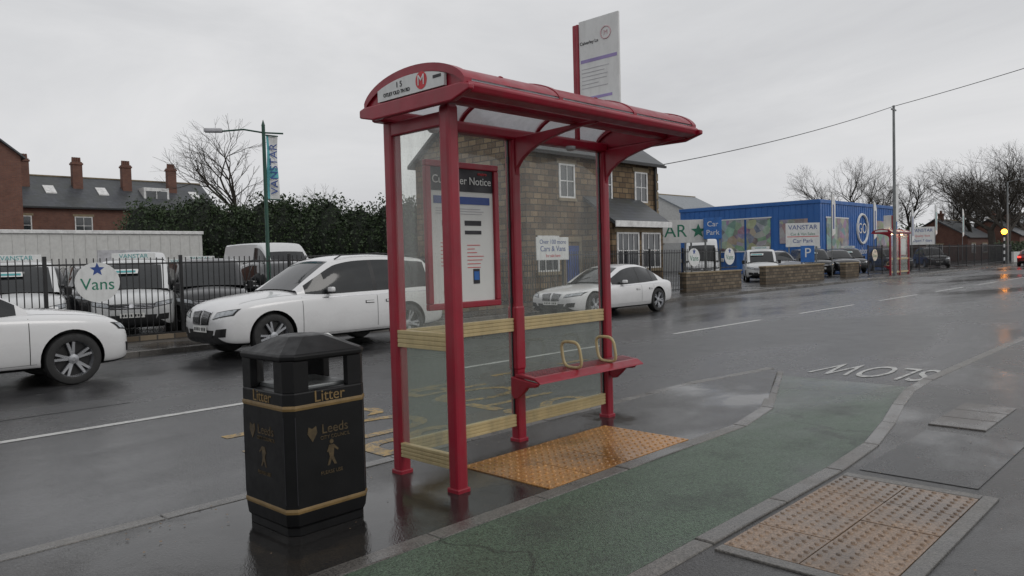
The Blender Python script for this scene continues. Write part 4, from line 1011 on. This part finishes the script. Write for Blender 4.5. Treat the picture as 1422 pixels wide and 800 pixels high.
lm=[(-60+i*9+rs.uniform(-2,2),125+rs.uniform(-4,4),2,7,5,4+rs.uniform(-1,2.5)) for i in range(34)]
foliage('distant_trees',lm,12000,.7,LEAF,4)
lm=[(97+i*1.6,19.5,1.0,1.3,1.0,1.1+rs.uniform(-.2,.3)) for i in range(26)]
foliage('hedge',lm,9000,.14,LEAF,5)

# ------------------------------------------------------------ street furniture beyond
e=empty('street_lamp',(9.75,18.2,0))
tube('column',[(0,0,0),(0,0,1.2),(0,0,1.25),(0,0,5.2)],[.075,.075,.055,.045],STEELG,e,12)
tube('arm',[(-.85,.6,5.05),(-.4,.28,5.10),(0,0,5.02),(.4,-.28,5.0)],.022,STEELG,e,8)
boxes('lantern',[(-.22,.22,-.1,.1,-.05,.05)],GREYI,e,.03).matrix_local=Matrix.Translation((-1.0,.7,5.07))@Matrix.Rotation(math.radians(-35),4,'Z')
tube('finial',[(0,0,5.2),(0,0,5.35)],[.05,.005],STEELG,e,8)
boxes('banner_arm',[(0,.4,-.015,.015,4.95,4.98),(0,.4,-.015,.015,3.3,3.33)],STEELG,e)
v=[];f=[]
for i in range(13):
    z_=3.33+i*1.62/12
    for j in range(5): v.append((.06+j*.08,.035*math.sin(i*.5+j),z_))
for i in range(12):
    for j in range(4): f.append((i*5+j,i*5+j+1,(i+1)*5+j+1,(i+1)*5+j))
mesh('banner',v,f,[WSIGN,M('banner_teal',(.10,.38,.42),.5)],[1 if (q%4==0 or q//4 in(4,5)) else 0 for q in range(48)],e,True)
tx('banner_text','VANSTAR',.3,(.24,-.05,4.1),(0,0,1),(-1,0,0),NAVY,e)
tp=empty('telegraph_pole',(51.0,15.9,0)); tube('pole',[(0,0,0),(0,0,10.6)],[.11,.07],GALV,tp,10); boxes('crossarm',[(-.4,.4,-.04,.04,10.3,10.38)],GALV,tp)
boxes('banner',[(.08,.75,-.01,.01,3.4,5.6)],WSIGN,tp)
tp2=empty('telegraph_pole',(47,1.0,0)); tube('pole',[(0,0,0),(0,0,12.3)],[.14,.09],BARK,tp2,10)
def wire(name,a,b_,sag,r_=.018):
    a=Vector(a);b_=Vector(b_); pts=[]
    for i in range(17):
        t_=i/16; q=a.lerp(b_,t_); q.z-=sag*4*t_*(1-t_); pts.append(q)
    tube(name,pts,r_,BLK,None,5)
wire('overhead_wire',(29.9,19.4,5.75),(51,15.9,10.55),.25,.02); wire('overhead_wire',(51,15.9,10.55),(47,1.0,12.2),.15,.02)
for x,y,hh in ((50.5,19.6,5.4),(58,19.5,5.2),(67,19.6,5.0),(75,20,5.6),(84,20,5.5)):
    e=empty('feather_flag',(x,y,0)); tube('mast',[(0,0,0),(0,0,hh)],[.035,.02],GALV,e,8)
    prism('sail',[(.03,hh-2.8),(.6,hh-2.6),(.65,hh-.6),(.4,hh-.1),(.03,hh)],'y',-.01,.01,WSIGN,e); boxes('sail_stripe',[(.2,.42,-.014,.014,hh-2.3,hh-.7)],NAVY if x<70 else TEALI,e)
for x,y in ((88,17),(118,16.8),(150,16.8)):
    e=empty('street_lamp',(x,y,0)); tube('column',[(0,0,0),(0,0,8)],[.1,.06],GALV,e,8); tube('arm',[(0,0,8),(0,-.8,8.2),(0,-1.4,8.2)],.04,GALV,e,6); boxes('lantern',[(-.12,.12,-1.9,-1.3,8.15,8.25)],GREYI,e,.02)
for x,y in ((86.5,17.0),):
    e=empty('zebra_crossing_beacon',(x,y,0))
    for k in range(9): tube('band_%d'%k,[(0,0,k*.32),(0,0,(k+1)*.32)],.07,WSIGN if k%2 else BLK,e,10)
    v=[];f=[]
    for i in range(9):
        ph=math.pi*i/8
        for j in range(16): tt=2*math.pi*j/16; v.append((.26*math.sin(ph)*math.cos(tt),.26*math.sin(ph)*math.sin(tt),3.12+.26*math.cos(ph)))
    for i in range(8):
        for j in range(16): f.append((i*16+j,i*16+(j+1)%16,(i+1)*16+(j+1)%16,(i+1)*16+j))
    mesh('globe',v,f,LAMPON,parent=e,smooth=True)
print('DONE objects',len(bpy.data.objects))
